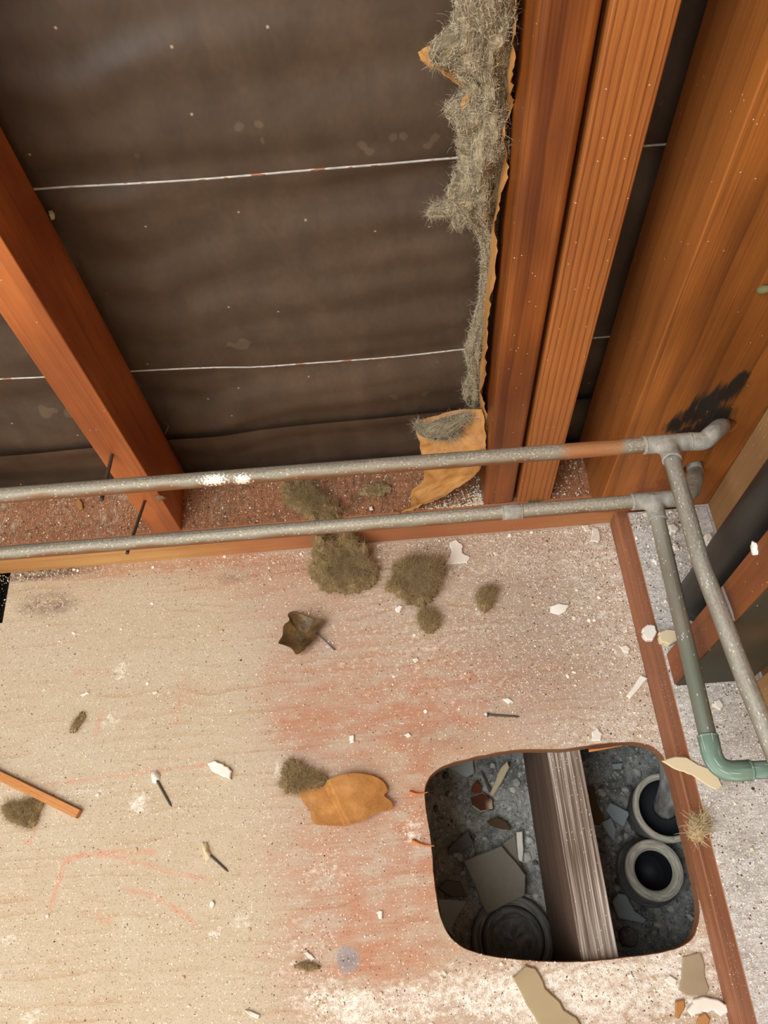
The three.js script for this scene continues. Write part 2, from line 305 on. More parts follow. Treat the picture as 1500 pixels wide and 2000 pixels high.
const blob = (g, to, color, px, py, rx, ry, amt) => {
  const [x, y] = to(px, py), [x2] = to(px + rx, py), [, y2] = to(px, py + ry), a = Math.abs(x2 - x), b = Math.abs(y2 - y);
  g.save(); g.globalCompositeOperation = 'lighter'; g.translate(x, y); g.scale(1, b / a);
  const gr = g.createRadialGradient(0, 0, 0, 0, 0, a * 1.3), c = color.map((k) => Math.round(k * 255 * amt)).join(',');
  gr.addColorStop(0, `rgba(${c},1)`); gr.addColorStop(0.45, `rgba(${c},0.75)`); gr.addColorStop(1, `rgba(${c},0)`);
  g.fillStyle = gr; g.beginPath(); g.arc(0, 0, a * 1.3, 0, 7); g.fill(); g.restore();
};
const stains = canvasMask((g, to) => {
  const R = [1, 0, 0], W = [0, 1, 0], B = [0, 0, 1];
  for (const b of [[300, 1108, 240, 16, 0.9], [500, 1120, 170, 40, 0.55], [720, 1330, 260, 90, 0.35], [590, 1420, 70, 45, 0.75], [700, 1440, 180, 70, 0.45], [900, 1370, 200, 90, 0.5], [720, 1700, 170, 170, 0.62], [820, 1590, 45, 170, 0.7],
    [650, 1830, 130, 90, 0.4], [1100, 1290, 180, 90, 0.3], [1130, 1070, 110, 40, 0.45], [760, 1880, 120, 40, 0.5], [180, 1330, 120, 40, 0.2], [360, 1370, 50, 60, 0.3], [620, 1250, 120, 90, 0.3], [950, 1500, 120, 40, 0.3]]) blob(g, to, R, ...b);
  for (const b of [[270, 1572, 20, 26, 0.9], [236, 1312, 14, 20, 0.7], [218, 1405, 18, 16, 0.55], [546, 1502, 12, 14, 1], [660, 1960, 70, 50, 0.95], [760, 1975, 90, 50, 0.8], [940, 1920, 160, 50, 0.7], [1180, 1940, 180, 80, 1.0], [1000, 1960, 160, 50, 0.7], [1200, 1430, 110, 40, 0.45],
    [1180, 1180, 90, 160, 0.42], [472, 1795, 26, 26, 0.5], [420, 1822, 16, 10, 0.9], [12, 1838, 16, 12, 0.8], [60, 1985, 30, 14, 0.7], [1000, 1090, 220, 40, 0.4], [1340, 1880, 70, 120, 0.6], [40, 1568, 30, 14, 0.7], [640, 1700, 40, 40, 0.4], [810, 1620, 20, 30, 0.7],
    [590, 1880, 60, 90, 0.35], [900, 1250, 240, 120, 0.28], [560, 1050, 50, 10, 0.5], [150, 1555, 40, 20, 0.4]]) blob(g, to, W, ...b);
  for (const b of [[60, 1122, 110, 12, 0.85], [95, 1180, 55, 22, 0.6], [680, 1874, 18, 13, 0.75], [1050, 1230, 170, 170, 0.28], [120, 1110, 100, 20, 0.4], [450, 1130, 30, 10, 0.3], [620, 1195, 20, 20, 0.3], [860, 1440, 80, 30, 0.15], [700, 1110, 40, 40, 0.35], [860, 1090, 60, 50, 0.3]]) blob(g, to, B, ...b);
});
const crayon = canvasMask((g, to) => {
  g.strokeStyle = '#f00'; g.lineCap = 'round'; g.lineJoin = 'round';
  for (const [w, a, ...pts] of [[5, 0.7, [99, 1772], [112, 1730], [126, 1685], [168, 1667], [222, 1664], [300, 1664]], [5, 0.5, [228, 1673], [294, 1691], [340, 1706], [414, 1718]], [5, 0.6, [240, 1739], [285, 1746], [315, 1757], [350, 1780], [381, 1806]],
    [4, 0.6, [90, 1533], [160, 1525], [293, 1508], [407, 1493]], [5, 0.4, [42, 1646], [60, 1646], [72, 1610]], [6, 0.4, [192, 1781], [198, 1799], [215, 1800]], [4, 0.35, [343, 1423], [350, 1380], [360, 1320]], [7, 0.4, [187, 1433], [200, 1387]], [8, 0.35, [150, 1312], [210, 1312]], [4, 0.35, [90, 1690], [140, 1672], [228, 1673]]]) {
    g.globalAlpha = a; g.lineWidth = w; g.beginPath(); pts.forEach((p, i) => { const [x, y] = to(...p); i ? g.lineTo(x, y) : g.moveTo(x, y); }); g.stroke();
  }
});
const seamA = onFloor(548, 2000), seamB = onFloor(500, 1450);            // the film on the sheet ends along this line: bare tan to the left
const greyPatch = onFloor(680, 1874);
const floorTex = tex(2048, 1468, (u, v, i, j) => {
  const x = FX0 + u * FW, z = FZ0 + v * FH, [r0, w0, g0] = stains(x, z), cr = crayon(x, z)[0];
  const n1 = fbm(x * 5, z * 9, 1, 4), n2 = fbm(x * 30, z * 60, 2, 4), n3 = fbm(x * 120, z * 160, 3, 3);
  const wob = z + 0.035 * fbm(x * 2.6, z * 4, 6, 4) + 0.007 * N(x * 16, z * 22, 5);
  const q = wob * 70 + 2 * N(x * 3, z * 7, 3), fr = q - Math.floor(q), grain = Math.pow(fr, 3) * clamp(0.35 + 1.1 * N(x * 9, z * 60, 8) + 0.9 * N(x * 5, z * 7, 12));
  const streak = N(x * 26, z * 520, 1) * 0.6 + N(x * 70, z * 1100, 2) * 0.4;
  const sx = seamA.x + (z - seamA.z) * (seamB.x - seamA.x) / (seamB.z - seamA.z), right = ss(-0.05, 0.06, x - sx + 0.05 * n1 + 0.02 * n2);
  let c = mix3([196, 179, 152], [190, 166, 146], right);
  c = mix3(c, [186, 158, 122], clamp(0.5 * grain + 0.5 * n1 + 0.2));
  c = mix3(c, [208, 192, 164], clamp(0.6 * n2 + 0.2 * n1));
  const red = clamp(r0 * (0.75 + 1.3 * n2 + 0.5 * n1 + 0.3 * streak) + right * (0.12 + 0.7 * n2) + 0.35 * n1 + 0.25 * grain - 0.12);
  c = mix3(c, [182, 120, 88], red * 0.8);
  c = mix3(c, [140, 96, 74], clamp(0.22 * grain + 0.2 * streak) * (0.4 + 0.6 * right));
  const far = ss(0.0, 0.28, x) * 0.62;
  const dustN = clamp(far * (0.6 + 1.2 * n2 + n3) + 0.2 * n2);
  c = mix3(c, [202, 192, 180], dustN);
  c = mix3(c, [94, 74, 60], clamp(g0 * (0.75 + 1.6 * n3 + n2)) * 0.8);
  if (Math.hypot((x - greyPatch.x) / 0.014, (z - greyPatch.z) / 0.014) < 0.95 + 0.3 * n3) c = mix3(c, [150, 144, 146], 0.7);
  c = mix3(c, [222, 120, 92], clamp(cr * (0.9 + 2.2 * n3 + 0.8 * n2)) * 0.4);
  c = mix3(c, [238, 230, 216], clamp(w0 * 1.1 + 1.6 * n3 + 0.6 * n2 - 0.33 + 0.2 * (hash(i >> 1, j >> 1) - 0.5)) * (w0 > 0.02 ? 1 : 0) * 0.9);
  const h1 = hash(i, j), h2 = hash(i >> 1, (j >> 1) + 999);
  const dens = 0.03 + 0.06 * far + 0.05 * clamp(w0 + g0) + 0.02 * n2;
  if (h2 < dens * 0.5) c = mix3(c, [244, 234, 212], 0.75);
  else if (h1 < 0.05 + 0.12 * g0) c = mix3(c, [90, 68, 50], 0.55);
  else if (h2 > 0.997) c = mix3(c, [70, 50, 38], 0.8);
  const k = 1 + 0.07 * (h1 - 0.5);
  return [c[0] * k, c[1] * k, c[2] * k];
});

const floorBump = floorBumpLate();
M.floor = std({ map: floorTex, roughness: 0.88, bumpMap: floorBump, bumpScale: 0.0006 });
M.floorEdge = std({ color: '#86593a', roughness: 0.85 });
function floorUV(g) { const P = g.attributes.position, uv = new Float32Array(P.count * 2); for (let i = 0; i < P.count; i++) { uv[i * 2] = (P.getX(i) - FX0) / FW; uv[i * 2 + 1] = (P.getZ(i) - FZ0) / FH; } g.setAttribute('uv', new THREE.BufferAttribute(uv, 2)); return g; }
const HOLE = [[830, 1545], [838, 1520], [860, 1500], [900, 1486], [1000, 1466], [1100, 1463], [1200, 1451], [1266, 1455], [1293, 1475], [1312, 1520], [1330, 1600], [1348, 1680], [1366, 1780], [1352, 1832], [1325, 1850], [1200, 1872], [1080, 1878], [930, 1860], [888, 1838], [866, 1805], [850, 1730], [843, 1650]];
const holeLine = new THREE.CatmullRomCurve3(HOLE.map(([x, y]) => { const p = onFloor(x, y); p.x = Math.min(p.x, XR + 0.003); return p; }), true, 'centripetal').getSpacedPoints(160).slice(0, 160);
holeLine.forEach((p) => { p.x += 0.0012 * fbm(p.x * 90, p.z * 90, 1, 3); p.z += 0.0016 * fbm(p.x * 90, p.z * 90, 5, 3); });
const floor = structure(new THREE.Group()); floor.name = 'floor'; scene.add(floor);
{
  const nA = onFloor(0, 1140), nB = onFloor(14, 1158), nC = onFloor(4, 1216);          // the sheet is notched where it meets the plate at far left
  const sh = new THREE.Shape();
  [[-1.4, 3], [0.5, 3], [0.5, 0.02], [nB.x - 0.002, 0.02], [nB.x, nB.z], [nC.x, nC.z], [nC.x - 0.12, nC.z + 0.005], [nC.x - 0.12, 0.02], [-1.4, 0.02]].forEach(([x, z], i) => (i ? sh.lineTo(x, -z) : sh.moveTo(x, -z)));
  const hp = new THREE.Path(); holeLine.forEach((p, i) => (i ? hp.lineTo(p.x, -p.z) : hp.moveTo(p.x, -p.z))); hp.closePath(); sh.holes.push(hp);
  const g = new THREE.ExtrudeGeometry(sh, { depth: 0.018, bevelEnabled: true, bevelThickness: 0.0007, bevelSize: 0.0007, bevelOffset: -0.0007, bevelSegments: 1, curveSegments: 1 });
  g.rotateX(-Math.PI / 2); g.computeBoundingBox(); g.translate(0, -g.boundingBox.max.y, 0); floorUV(g);
  mesh('plywood_panel', g, [M.floor, M.floorEdge], floor);
}
// soil and rubble bed under the floor
const GY = -0.262;
const bedH = (x, z) => 0.014 * fbm(x * 9, z * 9, 3, 4) + 0.006 * fbm(x * 45, z * 45, 7, 3);
M.bed = std({ map: tex(1024, 1024, (u, v, i, j) => { const n = fbm(u * 10, v * 10, 4, 5), m = fbm(u * 60, v * 60, 8, 3); let c = mix3([104, 104, 98], [200, 198, 190], clamp(0.45 + 0.9 * n + 0.7 * m)); const h = hash(i >> 1, j >> 1); if (h > 0.965) c = [206, 202, 190]; else if (h < 0.03) c = [52, 48, 44]; return c; }), roughness: 0.98, bumpMap: woolBump, bumpScale: 0.003 });
{
  const g = new THREE.PlaneGeometry(2.0, 1.8, 260, 240); g.rotateX(-Math.PI / 2); g.translate(0, 0, 0.6);
  const P = g.attributes.position; for (let i = 0; i < P.count; i++) P.setY(i, GY + bedH(P.getX(i), P.getZ(i)));
  g.computeVertexNormals(); { const uv = g.attributes.uv; for (let i = 0; i < uv.count; i++) uv.setXY(i, P.getX(i) * 2, P.getZ(i) * 2); }
  const gr = structure(new THREE.Group()); gr.name = 'ground'; scene.add(gr); mesh('soil', g, M.bed, gr);
  const shellM = std({ color: '#6a655c', roughness: 0.95 });
  const f = structure(mesh('foundation_wall', mergeGeometries([new THREE.BoxGeometry(2.9, 0.5, 0.05).translate(-0.6, -0.27, -0.06), new THREE.BoxGeometry(0.05, 0.5, 3.2).translate(0.56, -0.27, 1.5), new THREE.BoxGeometry(2.9, 0.5, 0.05).translate(-0.6, -0.27, 1.55), new THREE.BoxGeometry(0.05, 0.5, 3.2).translate(-1.05, -0.27, 1.5)]), shellM));
}
// back wall: building paper over the outer cladding, in two lapped sheets
M.paper = std({ map: tex(1024, 1024, (u, v, i, j) => {
  const n = fbm(u * 5, v * 6, 4, 5), m = fbm(u * 40, v * 16, 2, 4), f = N(u * 260, v * 160, 5);
  let c = mix3([56, 42, 31], [104, 83, 63], clamp(0.42 + 0.75 * n + 0.35 * m + 0.1 * f));
  if (fbm(u * 11, v * 9, 9, 4) > 0.3) c = mix3(c, [128, 108, 82], 0.35);
  const h = hash(i >> 1, j >> 1); if (h > 0.9997) c = [170, 150, 124];
  return c;
}), roughness: 0.52, bumpMap: grainBump, bumpScale: 0.0002 });
const foldZ = (x, y) => {
  const env = 0.25 + 0.75 * ss(0.0, 0.12, Math.abs(Math.sin((y - 0.3) * Math.PI / 0.255)) * 0.3);
  const droop = y + 0.035 * Math.exp(-Math.pow((x + 0.27) / 0.07, 2)) + 0.02 * N(x * 4, y * 2, 3);
  return -0.015 + env * (0.015 * N(x * 1.3, droop * 11, 2) + 0.005 * N(x * 3.2, droop * 24, 6)) + 0.0012 * fbm(x * 18, y * 30, 4, 3);
};
function paperSheet(y0, y1, lift) {
  const g = new THREE.PlaneGeometry(2.3, y1 - y0, 240, Math.round((y1 - y0) * 240)); g.translate(-0.77, (y0 + y1) / 2, 0);
  const P = g.attributes.position, uv = g.attributes.uv;
  for (let i = 0; i < P.count; i++) { const x = P.getX(i), y = P.getY(i); P.setZ(i, Math.min(-0.0012, foldZ(x, y) + lift * ss(y1 - 0.05, y1, y) - (lift ? 0 : 0.003)) - (lift ? 0 : 0.002)); if (lift && y > y1 - 0.002) P.setY(i, y + 0.004 * N(x * 5, 1.2, 4)); uv.setXY(i, x * 0.9, y * 0.9); }
  const b = g.clone(), bp = b.attributes.position; for (let i = 0; i < bp.count; i++) bp.setZ(i, bp.getZ(i) - 0.0008);
  const ix = b.index.array; for (let i = 0; i < ix.length; i += 3) { const t = ix[i]; ix[i] = ix[i + 1]; ix[i + 1] = t; }
  const m = mergeGeometries([g, b]); m.computeVertexNormals(); return m;
}
const wallBack = structure(new THREE.Group()); wallBack.name = 'wall_back'; scene.add(wallBack);
mesh('cladding', new THREE.BoxGeometry(2.3, 2.4, 0.03).translate(-0.77, 1.18, -0.045), std({ color: '#4a4038', roughness: 0.95 }), wallBack);
mesh('paper_sheet', paperSheet(0.13, 2.2, 0), M.paper, wallBack);
mesh('paper_sheet', paperSheet(0.0, 0.156, 0.004), M.paper, wallBack);
// right wall: the tan outer sheathing behind its studs
const wallRight = structure(new THREE.Group()); wallRight.name = 'wall_right'; scene.add(wallRight);
mesh('sheathing_board', boardGeo(V(0.386, PT, 0.02), V(0.404, 2.25, 0.36), 'y', 0.001, 0.1, 0.1), M.tan, wallRight);
mesh('sheathing_board', boardGeo(V(0.3725, PT, 0.363), V(0.392, 2.25, 3.0), 'y', 0.001, 0.2, 0.1), M.tan, wallRight);
// rest of the room, out of view: bare plasterboard, and the window the daylight comes through
const M_board = std({ color: '#ece8e0', roughness: 0.95 });
{
  const c = (x0, x1, z0, z1) => new THREE.BoxGeometry(x1 - x0, 0.05, z1 - z0).translate((x0 + x1) / 2, SKY.y + 0.03, (z0 + z1) / 2);
  structure(mesh('ceiling', mergeGeometries([c(-1.5, 0.5, -0.1, SKY.z0), c(-1.5, 0.5, SKY.z1, 3.1), c(-1.5, SKY.x0, SKY.z0, SKY.z1), c(SKY.x1, 0.5, SKY.z0, SKY.z1)]), M_board));
}
structure(mesh('wall_front', new THREE.BoxGeometry(2.0, 2.3, 0.05).translate(-0.5, 1.13, 3.03), M_board));
{
  const b = (y0, y1, z0, z1) => new THREE.BoxGeometry(0.06, y1 - y0, z1 - z0).translate(WIN.x - 0.035, (y0 + y1) / 2, (z0 + z1) / 2);
  structure(mesh('wall_left', mergeGeometries([b(0, WIN.y0, 0, 3), b(WIN.y1, 2.25, 0, 3), b(WIN.y0, WIN.y1, 0, WIN.z0), b(WIN.y0, WIN.y1, WIN.z1, 3)]), M_board));
  const f = (y0, y1, z0, z1) => new THREE.BoxGeometry(0.05, y1 - y0, z1 - z0).translate(WIN.x - 0.04, (y0 + y1) / 2, (z0 + z1) / 2), zm = (WIN.z0 + WIN.z1) / 2;
  const w = structure(new THREE.Group()); w.name = 'window_1'; scene.add(w);
  mesh('window_frame', mergeGeometries([f(WIN.y0, WIN.y0 + 0.03, WIN.z0, WIN.z1), f(WIN.y1 - 0.03, WIN.y1, WIN.z0, WIN.z1), f(WIN.y0, WIN.y1, WIN.z0, WIN.z0 + 0.03), f(WIN.y0, WIN.y1, WIN.z1 - 0.03, WIN.z1), f(WIN.y0, WIN.y1, zm - 0.02, zm + 0.02)]), std({ color: '#e4e0d6', roughness: 0.6 }), w);
}

// ------------------------------------------------------------------ framing
const H = 2.22;
const plateX0 = -1.39;
{ // double sole plates of both walls
  const mk = (name, label, a, b, len, m, uo, vo) => centred(name, boardGeo(a, b, len, 0.002, uo, vo), m, label, 'sole plate');
  mk('sole_plate', 'lower board of the doubled sole plate along the back wall, pale yellowish front edge', V(plateX0, -0.0005, 0.002), V(0.385, 0.041, D), 'x', M.yellow, 0.03, 1.0);
  const upper = (label, a, b, len, m, dust, uo, vo, lab) => {
    const p = V((a.x + b.x) / 2, a.y, (a.z + b.z) / 2), t = thing('sole_plate', label, 'sole plate', p);
    mesh('plate_board', moved(boardGeo(a, b.clone().setY(PT - 0.0008), len, 0.002, uo, vo), p), m, t);
    const g = new THREE.BoxGeometry(b.x - a.x - 0.003, 0.001, b.z - a.z - 0.003, len === 'x' ? 300 : 24, 1, len === 'x' ? 24 : 400).translate(p.x, PT - 0.0006, p.z), P = g.attributes.position, uv = g.attributes.uv;
    for (let i = 0; i < P.count; i++) { const x = P.getX(i), z = P.getZ(i); uv.setXY(i, x * 2, z * 2); if (P.getY(i) > PT - 0.0006) P.setY(i, PT - 0.0002 + 0.0012 * fbm(x * 40, z * 40, 2, 3)); }
    g.computeVertexNormals(); mesh('dust_layer', moved(g, p), dust, t).userData.label = lab;
  };
  upper('upper board of the doubled sole plate under the back wall studs, gritty brown top', V(plateX0, 0.0415, 0.002), V(0.385, PT, D), 'x', M.plate, M.gritDust, 0.05, 0.6, 'brown gritty dust on top');
  mk('sole_plate', 'lower board of the doubled sole plate along the right wall, darker reddish edge', V(XR - 0.001, -0.0005, D + 0.001), V(0.371, 0.041, 2.9), 'z', M.strip, 0.02, 0.2);
  upper('upper board of the doubled sole plate along the right wall, grey plaster dust on top', V(XR, 0.0415, D + 0.028), V(0.384, PT, 2.9), 'z', M.strip, M.greyDust, 0.07, 0.5, 'grey plaster dust and grit on top');
}
const stud = (label, a, b, m, rad, uo, vo) => centred('wall_stud', boardGeo(a, b, 'y', rad, uo, vo, 3), m, label, 'stud');
stud('lone orange-brown wall stud at left, with two nails in its face carrying the copper pipes', V(-0.3663, PT, 0.0003), V(-0.3253, H, D), M.stud, 0.0015, 0.02, 0.13);
stud('glossy reddish stud with rounded corners, left one of the pair beside the insulation', V(0.0885, PT, 0.0003), V(0.1295, H, D), M.red, 0.006, 0.04, 0.37);
stud('light orange stud with dark striped grain, right one of the close pair', V(0.1345, PT, 0.0003), V(0.18, H, D), M.stripe, 0.002, 0.01, 0.2);
// corner post with bored holes, a scorched patch and knots: its own sheet, unrolled over the two faces in view
const PX = 0.2363, PZ = 0.119, PX1 = 0.3855;
const holeU = at(1408, 836, 'z', PZ), holeL = at(1357, 914, 'z', PZ);
const scorch = [[1320, 830, 0.012], [1352, 812, 0.017], [1385, 790, 0.019], [1415, 770, 0.017], [1440, 750, 0.011], [1395, 815, 0.02], [1340, 845, 0.012], [1375, 835, 0.016], [1450, 738, 0.008]].map(([x, y, r]) => [at(x, y, 'z', PZ), r]);
const knot = at(1322, 535, 'z', PZ);
const postWood = woodTex({ dark: [98, 52, 16], light: [192, 114, 46], rings: 34, ring: 0.5, warp: 0.03, seed: 12.4, specks: 0.001, blotch: 0.45, fine: 0.22, w: 512, h: 2048, line: 4,
  extra: (c, u, y) => {                                                   // u: metres from the back edge, round the corner at PZ
    if (u < PZ) return mix3(c, [138, 82, 36], 0.45);
    const x = PX + (u - PZ);
    const kd = Math.hypot((x - knot.x) / 0.010, (y - knot.y) / 0.022); if (kd < 1) c = mix3(c, [120, 62, 24], 0.35 + 0.35 * Math.sin(kd * 22));
    let s = -1.3; for (const [p, r] of scorch) s = Math.max(s, 1.25 - Math.hypot(x - p.x, (y - p.y) * 0.8) / r);
    s += 0.9 * fbm(x * 160, y * 30, 3, 4) + 0.35 * N(x * 400, y * 14, 5); c = mix3(c, [34, 28, 25], 0.96 * ss(-0.1, 0.75, s));
    if (Math.hypot(x - 0.30, y - 0.12) < 0.03 + 0.02 * N(x * 60, y * 60, 2)) c = mix3(c, [130, 52, 22], 0.4);
    return c;
  } });
M.post = std({ map: postWood, roughness: 0.5, bumpMap: grainBump, bumpScale: 0.0004 });
{
  const sh = new THREE.Shape([[PX, PT], [PX1, PT], [PX1, H], [PX, H]].map(([x, y]) => new THREE.Vector2(x, y)));
  for (const [p, rx, ry] of [[holeU, 0.0165, 0.0165], [holeL, 0.0135, 0.0145]]) { const h = new THREE.Path(); h.absellipse(p.x, p.y, rx, ry, 0, Math.PI * 2, true); sh.holes.push(h); }
  const g = new THREE.ExtrudeGeometry(sh, { depth: PZ - 0.003, bevelEnabled: true, bevelThickness: 0.0015, bevelSize: 0.0015, bevelOffset: -0.0015, bevelSegments: 2, curveSegments: 20 });
  g.computeBoundingBox(); g.translate(0, 0, PZ - g.boundingBox.max.z);
  const P = g.attributes.position, Nn = g.attributes.normal, uv = new Float32Array(P.count * 2);
  for (let i = 0; i < P.count; i++) { const x = P.getX(i), side = x < PX + 0.002 && Math.abs(Nn.getX(i)) > 0.5; uv[i * 2] = (side ? P.getZ(i) : PZ + x - PX) / 0.25; uv[i * 2 + 1] = P.getY(i); }
  g.setAttribute('uv', new THREE.BufferAttribute(uv, 2));
  centred('corner_post', g, M.post, 'wide orange corner post with black scorch mark and two bored pipe holes', 'post');
}
// stud of the right wall: red front face, dark stained side towards the camera
M.sideStud = std({ map: woodTex({ dark: [92, 46, 18], light: [162, 94, 46], rings: 40, ring: 0.35, seed: 15.2, specks: 0.004, blotch: 0.5,
  extra: (c, u, y) => { const side = u > 0.5 * 0.25; return side ? c : c; } }), roughness: 0.5, bumpMap: grainBump, bumpScale: 0.0004 });
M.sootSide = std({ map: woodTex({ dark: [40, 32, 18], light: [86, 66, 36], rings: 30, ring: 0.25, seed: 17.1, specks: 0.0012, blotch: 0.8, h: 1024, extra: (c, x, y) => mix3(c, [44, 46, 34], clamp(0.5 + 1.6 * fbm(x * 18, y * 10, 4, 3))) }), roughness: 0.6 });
{
  const t = thing('wall_stud', 'red-brown stud of the right wall, its near side darkly sooted, behind the copper pipes', 'stud', V(0.327, PT, 0.338));
  mesh('stud_board', moved(boardGeo(V(0.2815, PT, 0.3185), V(0.371, H, 0.357), 'y', 0.0015, 0.1, 0.2), V(0.327, PT, 0.338)), M.sideStud, t);
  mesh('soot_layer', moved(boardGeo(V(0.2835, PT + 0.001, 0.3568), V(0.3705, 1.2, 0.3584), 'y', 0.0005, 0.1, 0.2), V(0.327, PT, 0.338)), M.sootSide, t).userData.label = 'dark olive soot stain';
}
// joist under the floor
{
  const p = V(0.157, GY + 0.004, 0.7), t = thing('floor_joist', 'rough weathered floor joist running under the hole, dusty top and dark side', 'joist', p);
  mesh('joist_body', moved(boardGeo(V(0.1365, GY + 0.004, 0.0), V(0.1785, -0.0215, 1.5), 'z', 0.002, 0.1, 0.3), p), M.joist, t);
  const g = boardGeo(V(0.1365, -0.0225, 0.0), V(0.1785, -0.0192, 1.5), 'z', 0.0012, 0.02, 0.1); mesh('dust_cap', moved(g, p), M.joistTop, t).userData.label = 'pale plaster dust on the top edge';
  for (const dx of [-0.5, 0.46]) { const q = V(0.157 + dx, GY + 0.004, 0.7); }
}

// ------------------------------------------------------------------ pipes
const PR = 0.0085;
function pipeTex(seed, bareAt, paint, whiteFrom = 0.75) {
  return tex(128, 2048, (u, v, i, j) => {
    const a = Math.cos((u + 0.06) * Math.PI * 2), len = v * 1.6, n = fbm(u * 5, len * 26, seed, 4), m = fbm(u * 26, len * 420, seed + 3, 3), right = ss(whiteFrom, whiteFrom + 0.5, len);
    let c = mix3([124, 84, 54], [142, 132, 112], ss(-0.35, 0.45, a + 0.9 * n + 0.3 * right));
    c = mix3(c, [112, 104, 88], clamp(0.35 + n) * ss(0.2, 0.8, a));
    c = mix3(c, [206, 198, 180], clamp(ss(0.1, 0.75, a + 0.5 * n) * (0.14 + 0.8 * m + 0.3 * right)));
    if (hash(i >> 1, j >> 1) > 0.985 - 0.02 * right && a > -0.2) c = mix3(c, [226, 218, 200], 0.8);
    if (bareAt) c = mix3(c, mix3([170, 100, 52], [176, 126, 84], clamp(0.5 + n)), ss(bareAt[0] - 0.02, bareAt[0], len) * (1 - ss(bareAt[1] - 0.01, bareAt[1], len)) * 0.85);
    for (const [p, w, ang] of paint ?? []) if (Math.hypot((len - p) / w, (((u - ang + 1.5) % 1) - 0.5) / 0.12) < 1 + 2 * m) c = [228, 222, 208];
    return c;
  });
}
const pipeM = (t, o = {}) => std({ map: t, roughness: 0.55, metalness: 0.25, ...o });
const uvScale = (g, k) => { const uv = g.attributes.uv; for (let i = 0; i < uv.count; i++) uv.setY(i, uv.getY(i) / k); return g; };
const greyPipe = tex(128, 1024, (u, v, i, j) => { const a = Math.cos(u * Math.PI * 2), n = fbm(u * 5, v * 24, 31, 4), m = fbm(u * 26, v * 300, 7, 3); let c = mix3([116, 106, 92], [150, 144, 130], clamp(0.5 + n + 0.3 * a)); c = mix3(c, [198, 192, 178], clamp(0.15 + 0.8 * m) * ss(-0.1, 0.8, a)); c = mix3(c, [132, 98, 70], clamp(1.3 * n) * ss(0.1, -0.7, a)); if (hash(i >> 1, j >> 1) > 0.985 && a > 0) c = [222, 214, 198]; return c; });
const fitTex = tex(256, 256, (u, v, i, j) => { const n = fbm(u * 8, v * 8, 3, 5); let c = mix3([138, 132, 120], [188, 182, 168], clamp(0.52 + n + 0.3 * (hash(i, j) - 0.5))); if (hash(i >> 1, j >> 1) > 0.97) c = [120, 108, 90]; return c; });
const branchTex = tex(128, 1024, (u, v, i, j) => { const n = fbm(u * 4, v * 12, 41, 4), a = Math.cos(u * Math.PI * 2); let c = mix3([116, 108, 92], [142, 134, 118], clamp(0.5 + n)); c = mix3(c, [186, 182, 172], ss(0.1, 0.0, v) * 0.7); c = mix3(c, [100, 112, 98], ss(0.15, 0.2, v + 0.04 * n) * 0.6); if (hash(i >> 1, j >> 1) > 0.993 && a > 0) c = [216, 208, 192]; return c; });
const greenTex = tex(256, 256, (u, v, i, j) => { const n = fbm(u * 5, v * 14, 51, 4); let c = mix3([82, 104, 90], [138, 160, 142], clamp(0.5 + 1.1 * n)); if (hash(i >> 1, j >> 1) > 0.985) c = [200, 206, 190]; return c; });
M.greyPipe = pipeM(greyPipe); M.fit = pipeM(fitTex, { roughness: 0.7, metalness: 0.15 }); M.branch = pipeM(branchTex); M.green = pipeM(greenTex, { roughness: 0.85, metalness: 0 });
const fillet = (a, c, b, r, n = 10) => { const d1 = a.clone().sub(c).normalize(), d2 = b.clone().sub(c).normalize(), o = []; const p = c.clone().addScaledVector(d1, r), q = c.clone().addScaledVector(d2, r); for (let i = 0; i <= n; i++) { const t = i / n; o.push(p.clone().multiplyScalar((1 - t) * (1 - t)).addScaledVector(c, 2 * t * (1 - t)).addScaledVector(q, t * t)); } return o; };
const line = (a, b, n) => Array.from({ length: n + 1 }, (_, i) => a.clone().lerp(b, i / n));
// one smooth surface from a distance function, on a cubic grid about c
function blended(fn, c, half, res) {
  const mc = new MarchingCubes(res, M.fit, false, false, 60000); mc.isolation = 0;
  for (let k = 0; k < res; k++) for (let j = 0; j < res; j++) for (let i = 0; i < res; i++) mc.field[i + j * res + k * res * res] = -fn(V((i / res * 2 - 1) * half, (j / res * 2 - 1) * half, (k / res * 2 - 1) * half)) * 100;
  mc.update();
  const g = new THREE.BufferGeometry(), P = mc.positionArray.slice(0, mc.count * 3), uv = new Float32Array(mc.count * 2);
  for (let i = 0; i < mc.count; i++) { for (let k = 0; k < 3; k++) P[i * 3 + k] *= half; uv[i * 2] = P[i * 3] * 18 + P[i * 3 + 1] * 7; uv[i * 2 + 1] = P[i * 3 + 2] * 18 + P[i * 3 + 1] * 11; }
  g.setAttribute('position', new THREE.BufferAttribute(P, 3)); g.setAttribute('uv', new THREE.BufferAttribute(uv, 2)); g.setAttribute('normal', new THREE.BufferAttribute(mc.normalArray.slice(0, mc.count * 3), 3));
  const w = mergeVertices(g, 1e-6); w.computeVertexNormals(); w.translate(c.x, c.y, c.z); return w;
}
function teeBody(c, dx, dz, r, a, b) {                                   // run along dx, outlet along dz, joined by a soft fillet
  const cyl = (p, d, lo, hi) => { const t = p.dot(d), q = Math.sqrt(Math.max(0, p.lengthSq() - t * t)); return Math.max(q - r, t - hi, lo - t); };
  return blended((p) => { const d1 = cyl(p, dx, -a, a), d2 = cyl(p, dz, 0, b), h = clamp(0.5 + 0.5 * (d2 - d1) / 0.005); return lerp(d2, d1, h) - 0.005 * h * (1 - h); }, c, 0.034, 64);
}
